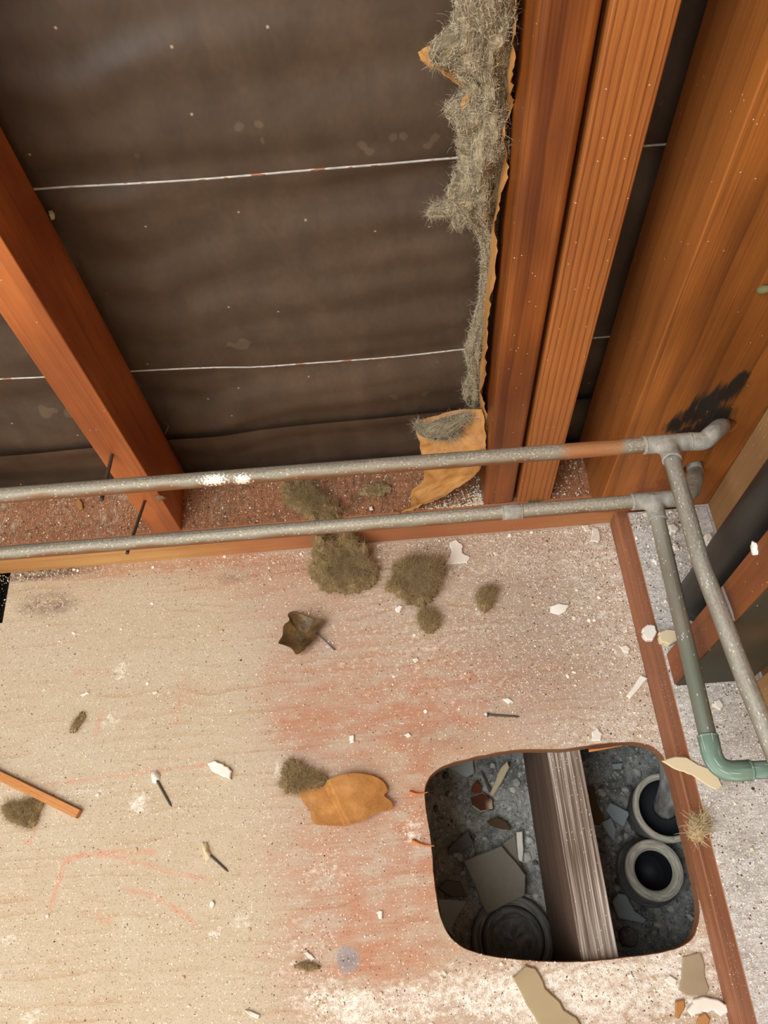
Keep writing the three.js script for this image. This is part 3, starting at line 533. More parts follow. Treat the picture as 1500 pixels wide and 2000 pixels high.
function collar(c, dir, r, len) { const d = dir.clone().normalize(); return sweep([c.clone().addScaledVector(d, -len / 2), c.clone().addScaledVector(d, -len / 2 + 0.0008), c.clone().addScaledVector(d, len / 2 - 0.0008), c.clone().addScaledVector(d, len / 2)], (l, t) => (t === 0 || t === 1 ? r - 0.0008 : r), 20); }
{ // upper pipe
  const z = 0.157, A0 = at(0, 968, 'z', z), T1 = at(1303, 866, 'z', z), A = A0.clone().addScaledVector(A0.clone().sub(T1), 0.6);
  const t = thing('copper_water_pipe', 'upper copper pipe, grey with dust, crossing the studs to a tee and bored post', 'pipe', T1.clone());
  const main = line(A, T1, 60); const L0 = A.distanceTo(T1);
  const bare0 = L0 - (T1.x - at(1118, 878, 'z', z).x), bare1 = L0 - (T1.x - at(1222, 872, 'z', z).x), p1 = L0 - (T1.x - at(417, 928, 'z', z).x), p2 = L0 - (T1.x - at(475, 930, 'z', z).x);
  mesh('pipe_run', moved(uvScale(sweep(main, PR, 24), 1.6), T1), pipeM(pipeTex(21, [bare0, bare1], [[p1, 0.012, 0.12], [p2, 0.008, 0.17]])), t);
  const bp = [[1303, 866, 0.305], [1310, 890, 0.305], [1340, 995, 0.305], [1371, 1103, 0.305], [1416, 1222, 0.304], [1449, 1310, 0.303], [1485, 1400, 0.302], [1520, 1488, 0.301], [1580, 1640, 0.3], [1680, 1900, 0.3]].map(([x, y, h]) => at(x, y, 'y', h)); bp[0] = T1.clone();
  const br = smooth(bp, 60);
  mesh('pipe_branch', moved(sweep(br, PR, 24), T1), M.greyPipe, t).userData.label = 'bent branch running towards the viewer';
  const dirX = T1.clone().sub(A).normalize(), dz = br[3].clone().sub(T1).normalize();
  const E = T1.clone().addScaledVector(dirX, 0.024);
  const tee = mergeGeometries([teeBody(T1, dirX, dz, 0.0098, 0.026, 0.027), collar(T1.clone().addScaledVector(dirX, -0.024), dirX, 0.0101, 0.003), collar(T1.clone().addScaledVector(dz, 0.0255), dz, 0.0101, 0.003), collar(E, dirX, 0.0101, 0.003)]);
  mesh('tee_fitting', moved(tee, T1), M.fit, t);
  const el = smooth([E, E.clone().addScaledVector(dirX, 0.016), at(1388, 850, 'z', 0.152), at(1402, 838, 'z', 0.138), at(1408, 830, 'z', 0.118), holeU.clone().add(V(0, -0.002, -0.02))], 26);
  mesh('elbow_fitting', moved(uvScale(sweep(el, 0.0098, 24), 0.07), T1), M.fit, t);
}
{ // lower pipe
  const z = 0.177, yl = 0.216, A0 = at(0, 1081, 'z', z), T1 = at(1276, 977, 'z', z), A = A0.clone().addScaledVector(A0.clone().sub(T1), 0.6);
  const t = thing('copper_water_pipe', 'lower copper pipe, whitish with dust, ending in a tee and green elbow', 'pipe', T1.clone());
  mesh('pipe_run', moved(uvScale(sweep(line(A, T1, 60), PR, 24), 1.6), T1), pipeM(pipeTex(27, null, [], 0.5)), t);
  const el1 = at(1398, 1508, 'y', yl), far = at(1600, 1500, 'y', yl), s = at(1284, 1000, 'y', yl); el1.x = at(1383, 1454, 'y', yl).x + 0.0005;
  const end = V(0.3723, yl, el1.z + 0.003), down = T1.clone();
  const bend = fillet(down, el1, end, 0.019, 12);
  mesh('pipe_branch', moved(sweep([...line(down, bend[0], 20), ...line(bend[0], bend[0], 0)].filter((p, i, a) => !i || p.distanceTo(a[i - 1]) > 1e-5), PR, 24), T1), M.branch, t).userData.label = 'straight grey-green branch towards the viewer';
  const d1 = bend[0].clone().sub(down).normalize(), d2 = end.clone().sub(el1).normalize();
  const elb = mergeGeometries([sweep([bend[0].clone().addScaledVector(d1, -0.016), ...bend, bend[12].clone().addScaledVector(d2, 0.014)], 0.0099, 24), collar(bend[0].clone().addScaledVector(d1, -0.015), d1, 0.0102, 0.003), collar(bend[12].clone().addScaledVector(d2, 0.013), d2, 0.0102, 0.003)]);
  mesh('elbow_fitting', moved(elb, T1), M.green, t).userData.label = 'green verdigris elbow';
  mesh('pipe_stub', moved(sweep(line(bend[12].clone().addScaledVector(d2, 0.01), end, 6), PR, 24), T1), M.green, t);
  const dirX = T1.clone().sub(A).normalize(), E = T1.clone().addScaledVector(dirX, 0.024), dz = d1;
  const tee = mergeGeometries([teeBody(T1, dirX, dz, 0.0098, 0.026, 0.027), collar(T1.clone().addScaledVector(dirX, -0.024), dirX, 0.0101, 0.003), collar(T1.clone().addScaledVector(dz, 0.0255), dz, 0.0101, 0.003), collar(E, dirX, 0.0101, 0.003)]);
  mesh('tee_fitting', moved(tee, T1), M.fit, t);
  const cpl = at(1000, 999, 'z', z), cp = A.clone().lerp(T1, (cpl.x - A.x) / (T1.x - A.x));
  mesh('coupling', moved(uvScale(mergeGeometries([sweep(line(cp.clone().addScaledVector(dirX, -0.012), cp.clone().addScaledVector(dirX, 0.012), 3), 0.0090, 24), collar(cp.clone().addScaledVector(dirX, -0.011), dirX, 0.0094, 0.002), collar(cp.clone().addScaledVector(dirX, 0.011), dirX, 0.0094, 0.002)]), 0.07), T1), M.fit, t);
  const el = smooth([E, at(1330, 972, 'z', 0.174), at(1349, 960, 'z', 0.162), at(1356, 940, 'z', 0.142), at(1358, 920, 'z', 0.118), holeL.clone().add(V(0, -0.001, -0.02))], 26);
  mesh('elbow_fitting', moved(uvScale(sweep(el, 0.0098, 24), 0.07), T1), M.fit, t);
}
{ // black drain pipe in the right wall
  const b = V(0.333, PT, 0.2555), g = sweep([b, ...line(b.clone().add(V(0, 0.02, 0)), V(b.x, H, b.z), 12)], 0.0262, 40, true, V(0, 0, 1)); uvScale(g, 1.5);
  centred('drain_pipe', g, M.pvc, 'thick black vertical drain pipe rising through the right wall plate', 'pipe');
}
// nails that carry the pipes, and the bent nail on the stud's side
const rod = (pts, r) => sweep(pts, r, 10);
centred('support_nail', rod(line(at(222, 874, 'z', D - 0.012), V(-0.3465, 0.2955, 0.164), 6), 0.0022), M.nail, 'long nail in the left stud carrying the upper copper pipe', 'nail');
centred('support_nail', rod(line(at(287, 966, 'z', D - 0.012), V(-0.3485, 0.205, 0.184), 6), 0.0020), M.nail, 'long nail in the left stud carrying the lower copper pipe', 'nail');
centred('bent_nail', rod(smooth([at(322, 848, 'x', -0.3262), at(327, 838, 'x', -0.322), at(329, 831, 'x', -0.32), at(325, 827, 'x', -0.318), at(319, 825, 'x', -0.318)], 16), 0.0009), M.nail, 'small bent nail sticking out of the side of the left stud', 'nail');
// small things stuck to the studs
function dab(name, label, cat, c, r, n, flat, color) {                  // irregular lump pressed on a face with normal n
  const g = new THREE.IcosahedronGeometry(1, 3), P = g.attributes.position, q = new THREE.Quaternion().setFromUnitVectors(V(0, 0, 1), n);
  for (let i = 0; i < P.count; i++) { const p = V(P.getX(i), P.getY(i), P.getZ(i)), k = 1 + 0.9 * fbm3(p.x * 1.7 + c.x * 90, p.y * 1.7, p.z * 1.7, 3); p.multiplyScalar(r * k); p.z = Math.max(p.z * flat, -0.0006); p.applyQuaternion(q).add(c); P.setXYZ(i, p.x, p.y, p.z); }
  const m = mergeVertices(g.deleteAttribute('normal') && g.deleteAttribute('uv') ? g : g, 1e-6); m.computeVertexNormals();
  return centred(name, m, std({ color, roughness: 0.9 }), label, cat);
}
dab('plaster_dab', 'brownish dried dab on the face of the left stud between the pipes', 'dab', at(312, 972, 'z', D), 0.0062, V(0, 0, 1), 0.5, '#8a6448');
dab('wool_bit', 'tiny pale fluffy bit stuck to the dark side of the left stud, near its top', 'fluff', at(100, 420, 'x', -0.3253), 0.0042, V(1, 0, 0), 0.7, '#b9b09a');
centred('caulk_drip', sweep(smooth([at(1411, 1146, 'x', 0.2812), at(1418, 1170, 'x', 0.2806), at(1428, 1196, 'x', 0.2808), at(1434, 1212, 'x', 0.2814)], 14), (l, t) => 0.0012 + 0.0018 * Math.sin(Math.PI * clamp(t)), 8), std({ color: '#b9b7b4', roughness: 0.6 }), 'grey-white dried drip on the red right wall stud beside the bent branch pipe', 'drip');
dab('plaster_dab', 'white plaster splash on the edge of the red right wall stud', 'dab', at(1474, 1072, 'x', 0.2815), 0.0062, V(-1, 0, 0), 0.35, '#efeae0');
centred('peg_stub', sweep(line(at(1482, 567, 'z', PZ), at(1514, 563, 'z', PZ + 0.012), 6), (l, t) => 0.0032 + 0.0008 * Math.sin(l * 300), 10), std({ color: '#6c6a44', roughness: 0.8 }), 'small olive stub sticking out of the corner post at the right frame edge', 'stub');
// line wires across the paper
const wire = (pts, label) => { const w = pts.map(([x, y, dz]) => { const p = at(x, y, 'z', 0); p.z = -0.0005 + (dz ?? 0); return p; }); const a = w[0], b = w[w.length - 1]; w.unshift(V(-1.3, a.y, -0.0006)); w.push(V(0.371, b.y - 0.001, -0.0006)); w.forEach((p) => (p.z = Math.min(p.z, -0.001))); centred('line_wire', uvScale(sweep(smooth(w, 60), 0.00105, 8), 1.2), M.wire, label, 'wire'); };
wire([[80, 370], [240, 361], [400, 351], [600, 334], [750, 322], [900, 309], [1290, 284]], 'pale thin wire stretched over the dark paper, the higher of the two');
wire([[0, 742], [80, 738], [265, 726], [420, 719], [500, 718], [600, 711], [750, 700], [830, 692], [910, 683]], 'pale thin wire on the dark paper, the lower one, nearer the plate');
// ------------------------------------------------------------------ insulation
function woolBody(pts, half, thick, seed, n = 110, seg = 36) {          // ragged batt swept down a path: half width and thickness at t
  const c = new THREE.CatmullRomCurve3(pts, false, 'centripetal'), pos = [], uv = [], idx = [];
  for (let i = 0; i <= n; i++) {
    const t = i / n, p = c.getPoint(t), end = Math.sqrt(clamp(1 - Math.pow(Math.abs(2 * t - 1), 14)));
    for (let k = 0; k <= seg; k++) {
      const a = (k % seg) / seg * Math.PI * 2, ca = Math.cos(a), sa = Math.sin(a);
      const q = 1 + 0.95 * fbm3(p.y * 24 + seed, ca * 1.6, sa * 1.6 + seed, 4) + 0.35 * fbm3(p.y * 90, ca * 4, sa * 4 + seed, 3);
      const w = half(t) * q * end, d = thick(t) * q * end;
      pos.push(p.x + ca * w, p.y + 0.004 * N(ca * 3, p.y * 60, seed), Math.max(0.0006, p.z + sa * d)); uv.push(k / seg * 1.2, p.y * 5);
    }
  }
  for (let i = 0; i < n; i++) for (let k = 0; k < seg; k++) { const a = i * (seg + 1) + k, b = a + seg + 1; idx.push(a, b, a + 1, b, b + 1, a + 1); }
  const g = new THREE.BufferGeometry(); g.setAttribute('position', new THREE.Float32BufferAttribute(pos, 3)); g.setAttribute('uv', new THREE.Float32BufferAttribute(uv, 2)); g.setIndex(idx); g.computeVertexNormals();
  return g;
}
const prof = (list) => (t) => { for (let i = 1; i < list.length; i++) if (t <= list[i][0]) { const [a, x] = list[i - 1], [b, y] = list[i]; return lerp(x, y, ss(0, 1, (t - a) / (b - a))); } return list[list.length - 1][1]; };
{
  const Z = 0.03, w = (px, py, z = Z) => at(px, py, 'z', z);
  // centre line and half width measured on the photograph at depth Z
  const rows = [[945, -80, 62, 0.026], [942, 20, 58, 0.027], [935, 100, 58, 0.027], [948, 160, 40, 0.026], [945, 215, 40, 0.027], [940, 270, 42, 0.028], [942, 330, 42, 0.026], [925, 385, 44, 0.024], [950, 440, 20, 0.018], [956, 500, 13, 0.015], [950, 580, 11, 0.014], [938, 640, 14, 0.016], [928, 690, 18, 0.018], [930, 730, 11, 0.015], [922, 765, 16, 0.017], [932, 800, 8, 0.012]];
  const cen = rows.map(([x, y, , z]) => w(x, y, z)), top = cen[0].clone(); top.y += 0.05;
  const hw = rows.map(([x, y, h, z], i) => [i / (rows.length - 1), w(x + h, y, z).x - w(x, y, z).x]);
  const p0 = w(940, 700, 0.02), t = thing('insulation_batt', 'torn strip of fuzzy grey-brown insulation with brown paper facing along the paired studs', 'insulation', p0);
  const body = woolBody(cen, prof(hw), (s) => 0.012 + 0.012 * (1 - ss(0.35, 0.6, s)), 3.3, 190, 44);
  const [sp, sn] = surfacePoints(body, 1, -2);
  mesh('wool', moved(body, p0), M.woolPale, t);
  // tufts that reach out over the dark paper
  const tuft = (list, hwid, s) => woolBody(list.map(([x, y, z]) => w(x, y, z)), prof(hwid), (q) => prof(hwid)(q) * 0.8, s, 40, 24);
  const tufts = [tuft([[925, 385, 0.022], [895, 405, 0.02], [868, 410, 0.018], [842, 420, 0.016]], [[0, 0.016], [0.5, 0.010], [1, 0.004]], 7.1), tuft([[915, 385, 0.026], [905, 420, 0.026], [893, 440, 0.022]], [[0, 0.014], [0.6, 0.008], [1, 0.002]], 9.4), tuft([[925, 60, 0.03], [890, 90, 0.03], [870, 110, 0.026], [850, 118, 0.02]], [[0, 0.02], [0.5, 0.012], [1, 0.003]], 4.6),
    tuft([[838, 846, 0.058], [860, 838, 0.064], [885, 826, 0.062], [915, 810, 0.052]], [[0, 0.008], [0.4, 0.015], [1, 0.007]], 5.5), tuft([[816, 826, 0.044], [835, 842, 0.058], [868, 850, 0.064], [895, 846, 0.064]], [[0, 0.007], [0.5, 0.0105], [1, 0.005]], 8.5), tuft([[945, -30, 0.045], [955, 30, 0.046], [962, 60, 0.044]], [[0, 0.016], [0.5, 0.013], [1, 0.006]], 12.5), tuft([[905, 190, 0.03], [918, 215, 0.034], [915, 260, 0.032]], [[0, 0.008], [0.5, 0.016], [1, 0.008]], 13.1)];
  for (const g of tufts) { const [a, b] = surfacePoints(g, 1, -2); sp.push(...a, ...b.slice(0, 0)); sn.push(...b); mesh('wool_tuft', moved(g, p0), M.woolPale, t); }
  { // coppery flecks of torn paper caught in the wool
    const spots = [[962, 118, 0.009], [945, 120, 0.006], [957, 30, 0.007], [975, 44, 0.006], [960, 215, 0.006]].map(([x, y, r]) => [w(x, y, 0.05), r]);
    const near = sp.map((p, i) => i).filter((i) => sn[i].z > 0.3 && spots.some(([q, r]) => Math.hypot(sp[i].x - q.x, sp[i].y - q.y) < r));
    if (near.length) mesh('paper_fleck', moved(fibres(near.map((i) => sp[i]), near.map((i) => sn[i]), 130, 0.004, 0.0006), p0), std({ color: '#d08a4c', roughness: 0.5 }), t).userData.kind = 'stuff';
  }
  const ff = mesh('loose_fibres', moved(fibres(sp, sn, 22000, 0.011, 0.00015), p0), M.hairPale, t); ff.userData.kind = 'stuff';
  // brown paper: flange along the stud, pointed scrap at the top left, hanging flap at the foot
  const fl = [[[1000, -40, 0.006], [1006, -40, 0.04], [1013, -40, 0.055]], [[998, 60, 0.006], [1000, 60, 0.04], [1008, 60, 0.055]], [[990, 130, 0.006], [994, 130, 0.04], [1001, 130, 0.058]], [[982, 180, 0.006], [990, 180, 0.036], [999, 182, 0.05]], [[974, 215, 0.006], [986, 214, 0.034], [1000, 214, 0.04]], [[968, 250, 0.008], [974, 250, 0.034], [981, 250, 0.05]], [[978, 300, 0.006], [985, 300, 0.036], [992, 300, 0.052]], [[970, 350, 0.006], [979, 350, 0.036], [987, 350, 0.054]], [[960, 405, 0.006], [968, 405, 0.036], [978, 405, 0.056]], [[956, 430, 0.006], [963, 430, 0.036], [968, 430, 0.056]], [[955, 500, 0.006], [960, 500, 0.036], [966, 500, 0.056]], [[945, 580, 0.006], [951, 580, 0.036], [957, 580, 0.058]], [[938, 650, 0.006], [946, 650, 0.036], [953, 650, 0.058]], [[934, 720, 0.006], [941, 720, 0.036], [949, 720, 0.06]], [[932, 770, 0.006], [939, 770, 0.036], [942, 770, 0.06]], [[930, 815, 0.008], [942, 815, 0.036], [950, 812, 0.06]], [[928, 850, 0.01], [938, 850, 0.04], [949, 845, 0.066]]].map((r) => r.map(([x, y, z]) => w(x, y, z)));
  mesh('paper_facing', moved(sheet(fl, 8, 120, 0.0007, 0.0024, 26, 0.006), p0), M.kraft, t);
  const sc = [[[821, 100, 0.02], [830, 92, 0.022], [842, 88, 0.024]], [[826, 122, 0.022], [842, 122, 0.026], [858, 118, 0.022]], [[848, 133, 0.024], [862, 138, 0.026], [878, 132, 0.02]], [[880, 155, 0.026], [892, 160, 0.026], [905, 150, 0.02]], [[908, 176, 0.028], [916, 176, 0.028], [924, 168, 0.022]]].map((r) => r.map(([x, y, z]) => w(x, y, z)));
  mesh('paper_scrap', moved(sheet(sc, 10, 30, 0.0007, 0.0018, 40, 0.004), p0), M.kraft, t);
  const sc2 = [[[898, 205, 0.036], [905, 190, 0.034], [918, 180, 0.032]], [[896, 222, 0.04], [910, 208, 0.04], [924, 196, 0.034]], [[897, 242, 0.036], [904, 236, 0.036], [912, 226, 0.03]]].map((r) => r.map(([x, y, z]) => w(x, y, z)));
  mesh('paper_scrap', moved(sheet(sc2, 10, 20, 0.0007, 0.0018, 40, 0.003), p0), M.kraft, t);
  const flap = [[[812, 822, 0.03], [850, 812, 0.034], [900, 800, 0.036], [942, 800, 0.05]], [[815, 850, 0.05], [850, 848, 0.056], [900, 838, 0.056], [948, 835, 0.066]], [[822, 876, 0.058], [860, 872, 0.066], [905, 866, 0.07], [949, 868, 0.078]], [[822, 905, 0.066], [860, 905, 0.078], [905, 900, 0.084], [942, 905, 0.088]], [[826, 934, 0.07], [860, 932, 0.084], [900, 930, 0.09], [924, 932, 0.094]], [[803, 966, 0.074], [835, 962, 0.088], [866, 960, 0.093], [884, 958, 0.097]], [[800, 986, 0.082], [818, 984, 0.09], [836, 980, 0.094], [848, 976, 0.097]], [[770, 1002, 0.086], [775, 1004, 0.089], [781, 1003, 0.091], [790, 1000, 0.093]]].map((r) => r.map(([x, y, z]) => { const p = w(x, y, z); if (p.y < PT + 0.002) return at(x, y, 'y', PT + 0.002); return p; }));
  mesh('paper_flap', moved(sheet(flap, 30, 60, 0.0008, 0.0055, 42, 0.004), p0), M.kraft, t).userData.label = 'torn brown paper flap hanging over the plate';
}
// wool clumps: on the plate, over its edge and about the floor
function clump(label, out, y0, h, { seed = 1, count = 900, flen = 0.011, shape, dark, amp = 0.2, floorFn } = {}) {
  const top = (x, z, r) => h * (Math.pow(clamp(1 - Math.pow(r, 4)), 0.5) * (0.62 + 0.9 * fbm(x * 34 + seed, z * 34, seed, 4)) + 0.45 * (0.5 - 2.2 * Math.abs(fbm(x * 38 + 1.2 * N(x * 30, z * 30, seed), z * 38, seed, 3))) + 0.22 * fbm(x * 130, z * 130, seed, 3)) * (shape ? shape(x, z) : 1) + 0.0015 + (floorFn ? floorFn(x, z) : 0);
  const g = lump(out, y0, top, (x, z) => 0.0003 + (floorFn ? floorFn(x, z) : 0), { n: 170, rings: 46, amp, f: 5 });
  const b = (g.computeBoundingBox(), g.boundingBox), p = V((b.min.x + b.max.x) / 2, b.min.y, (b.min.z + b.max.z) / 2);
  const t = thing('insulation_clump', label, 'insulation', p), [sp, sn] = surfacePoints(g, 1, -0.2);
  mesh('wool', moved(g, p), M.wool, t);
  mesh('loose_fibres', moved(fibres(sp, sn, Math.round(count * 3), flen * 1.1, 0.00017), p), M.hair, t).userData.kind = 'stuff';
}
const onPlate = (l) => px2(l, PT);
clump('long tuft of brown insulation lying on the back plate behind the lower pipe', onPlate([[556, 950], [575, 942], [600, 945], [620, 965], [640, 985], [665, 995], [672, 1008], [650, 1020], [610, 1018], [580, 1000], [560, 985]]), PT, 0.02, { seed: 2.2, count: 2200 });
{ // the clump that leans on the plate edge and spreads on the floor
  const out = px2([[622, 1046], [655, 1050], [706, 1042], [715, 1080], [720, 1105], [736, 1112], [734, 1130], [715, 1150], [690, 1160], [650, 1156], [620, 1148], [609, 1120], [616, 1090]]);
  clump('biggest floor clump of brown insulation, heaped against the plate below the lower pipe', out.map(([x, z]) => [x, Math.max(z, D + 0.004)]), 0, 0.03, { seed: 5.3, count: 4200, flen: 0.012, shape: (x, z) => 0.6 + 2.1 * (1 - ss(D + 0.005, D + 0.05, z)) });
}
clump('second floor clump of brown insulation, just left of the large white plaster flake', px2([[772, 1110], [792, 1098], [830, 1095], [866, 1100], [862, 1130], [855, 1150], [845, 1172], [818, 1184], [790, 1176], [770, 1160], [754, 1150], [770, 1130]]), 0, 0.024, { seed: 9.1, count: 3400, flen: 0.014 });
clump('small round tuft of insulation below the second clump, on bare floor', px2([[816, 1200], [838, 1192], [858, 1206], [855, 1225], [838, 1238], [822, 1226]]), 0, 0.012, { seed: 12.7, count: 700 });
clump('small dark tuft of insulation alone right of the clumps, towards the right plate', px2([[934, 1158], [955, 1148], [972, 1150], [962, 1170], [960, 1188], [944, 1196], [932, 1180]]), 0, 0.012, { seed: 15.2, count: 600 });
clump('flat patch of insulation at far left beneath the orange wood stick', px2([[8, 1575], [40, 1568], [70, 1560], [88, 1562], [80, 1585], [65, 1615], [30, 1608], [12, 1596]]), 0, 0.008, { seed: 18.4, count: 900, amp: 0.08 });
clump('thin wisp of insulation on the left floor above the orange stick', px2([[160, 1392], [168, 1396], [158, 1415], [146, 1432], [138, 1430], [148, 1410]]), 0, 0.004, { seed: 20.9, count: 220, flen: 0.007 });
clump('grey-brown tuft of insulation tucked against the brown paper scrap', px2([[560, 1495], [575, 1485], [590, 1500], [620, 1512], [645, 1520], [640, 1535], [600, 1545], [575, 1550], [548, 1538], [546, 1515]]), 0, 0.012, { seed: 23.6, count: 1500 });
clump('tiny curved wisp of insulation near the bottom edge of the floor', px2([[573, 1888], [590, 1880], [612, 1882], [626, 1890], [612, 1895], [590, 1892]]), 0, 0.006, { seed: 26.1, count: 260, flen: 0.006 });
clump('flat papery shred of insulation on the back plate beside the brown flap', onPlate([[700, 965], [725, 948], [755, 945], [764, 955], [752, 968], [720, 970]]), PT, 0.006, { seed: 29.3, count: 260, flen: 0.007 });
// dried leaf with its stem; brown paper scrap
{
  const out = px2([[566, 1208], [578, 1200], [598, 1208], [615, 1216], [634, 1222], [632, 1230], [622, 1240], [614, 1262], [598, 1280], [582, 1286], [574, 1276], [560, 1270], [549, 1268], [556, 1252], [560, 1235], [570, 1222]]);
  const c = onFloor(596, 1244), g = lump(out, 0, (x, z, r) => 0.004 + 0.010 * r * r * (0.8 + 1.1 * N(x * 38, z * 38, 3)) + 0.002 * fbm(x * 110, z * 110, 4, 3) + 0.0007 + 0.007 * Math.abs(Math.sin((x - c.x) * 52 + (z - c.z) * 34)), (x, z, r) => 0.004 + 0.010 * r * r * (0.8 + 1.1 * N(x * 38, z * 38, 3)) + 0.002 * fbm(x * 110, z * 110, 4, 3) + 0.007 * Math.abs(Math.sin((x - c.x) * 52 + (z - c.z) * 34)), { n: 90, rings: 26, amp: 0.04 });
  { const P = g.attributes.position; for (let i = 0; i < P.count; i++) P.setY(i, Math.max(P.getY(i), 0.0004)); g.computeVertexNormals(); }
  const t = thing('dried_leaf', 'crumpled dark brown dried leaf with a thin stem on the floor', 'leaf', V(c.x, 0, c.z));
  mesh('leaf_blade', moved(g, V(c.x, 0, c.z)), M.leaf, t);
  mesh('stem', moved(sweep(smooth([at(612, 1232, 'y', 0.008), at(624, 1242, 'y', 0.008), at(640, 1256, 'y', 0.006), at(654, 1270, 'y', 0.002)], 14), 0.0012, 8), V(c.x, 0, c.z)), std({ color: '#5e5750', roughness: 0.6 }), t);
}
{
  const out = px2([[585, 1546], [600, 1543], [625, 1540], [650, 1524], [690, 1514], [735, 1520], [752, 1532], [758, 1548], [752, 1556], [766, 1570], [766, 1582], [735, 1592], [715, 1606], [690, 1613], [640, 1614], [612, 1608], [606, 1585], [592, 1566]]);
  const c = onFloor(680, 1562), d = onFloor(652, 1560);
  const hgt = (x, z) => { const fold = (x - d.x) - 0.45 * (z - d.z); return 0.003 + 0.012 * ss(-0.002, 0.004, fold) * (1 - ss(0.02, 0.09, fold)) + 0.004 * (1 + fbm(x * 30, z * 30, 2, 3)) * ss(0, 0.05, Math.hypot(x - c.x, z - c.z)) + 0.003 * N(x * 25, z * 40, 5); };
  const g = lump(out, 0, (x, z) => Math.max(0.0012, hgt(x, z)), (x, z) => Math.max(0.0004, hgt(x, z) - 0.0008), { n: 100, rings: 34, amp: 0.015 });
  centred('paper_scrap', g, M.kraftScrap, 'torn piece of brown kraft paper lying left of the floor hole', 'paper');
}
// ------------------------------------------------------------------ loose pieces on the floor and plates
{ // stick with grain, end snapped
  const a = onFloor(-60, 1486, 0.006), b = onFloor(154, 1590, 0.0055), dir = b.clone().sub(a), L = Math.hypot(dir.x, dir.z);
  const g = boardGeo(V(0, 0, 0), V(L, 0.0085, 0.0105), 'x', 0.0008, 0.01, 0.1); g.translate(0, 0.0008, -0.005); g.rotateY(-Math.atan2(dir.z, dir.x)); g.translate(a.x, 0, a.z);
  centred('wood_stick', g, wood('stickWood'), 'thin orange splintered wood stick at the left edge of the floor', 'stick');
}
function nail(label, headPx, tipPx, r, parts) {
  const a = onFloor(...headPx, r + 0.001), b = onFloor(...tipPx, r * 0.7), t = thing('loose_nail', label, 'nail', V(a.x, 0, a.z)), d = b.clone().sub(a).normalize();
  mesh('shank', moved(sweep([...line(a, b.clone().addScaledVector(d, -0.004), 6), b], (l, s) => (s === 1 ? 0.0003 : r), 10), V(a.x, 0, a.z)), M.nail, t);
  if (parts) mesh(parts[0], moved(parts[1](a), V(a.x, 0, a.z)), parts[2], t);
  else mesh('nail_head', moved(sweep([a.clone().addScaledVector(d, -0.001), a], r * 2.1, 12), V(a.x, 0, a.z)), M.nail, t);
}
nail('straight nail pointing down right, a white plaster lump on its head', [304, 1520], [335, 1576], 0.0014, ['plaster_lump', (a) => lump(px2([[297, 1508], [306, 1505], [313, 1514], [311, 1524], [300, 1530], [296, 1520]]), 0.0002, (x, z, r) => 0.007 * (1 - r * r) + 0.001, () => 0, { n: 28, rings: 6, amp: 0.2 }), M.plaster]);
nail('bent dark nail with a cream plaster bit at its head, left floor', [411, 1671], [446, 1703], 0.0013, ['plaster_lump', (a) => lump(px2([[395, 1648], [403, 1645], [409, 1660], [412, 1674], [404, 1684], [398, 1666]]), 0.0002, (x, z, r) => 0.006 * (1 - r * r) + 0.001, () => 0, { n: 28, rings: 6, amp: 0.25 }), M.cream]);
nail('nail lying flat and nearly level above the floor hole', [953, 1396], [1015, 1400], 0.0014);
function chip(name, label, cat, pts, thick, mat, { y = 0, group, tx = 0, tz = 0, jag = 0.08 } = {}) { return centred(name, chipGeo(px2(pts, y), y, thick, jag, tx, tz), mat, label, cat, group); }
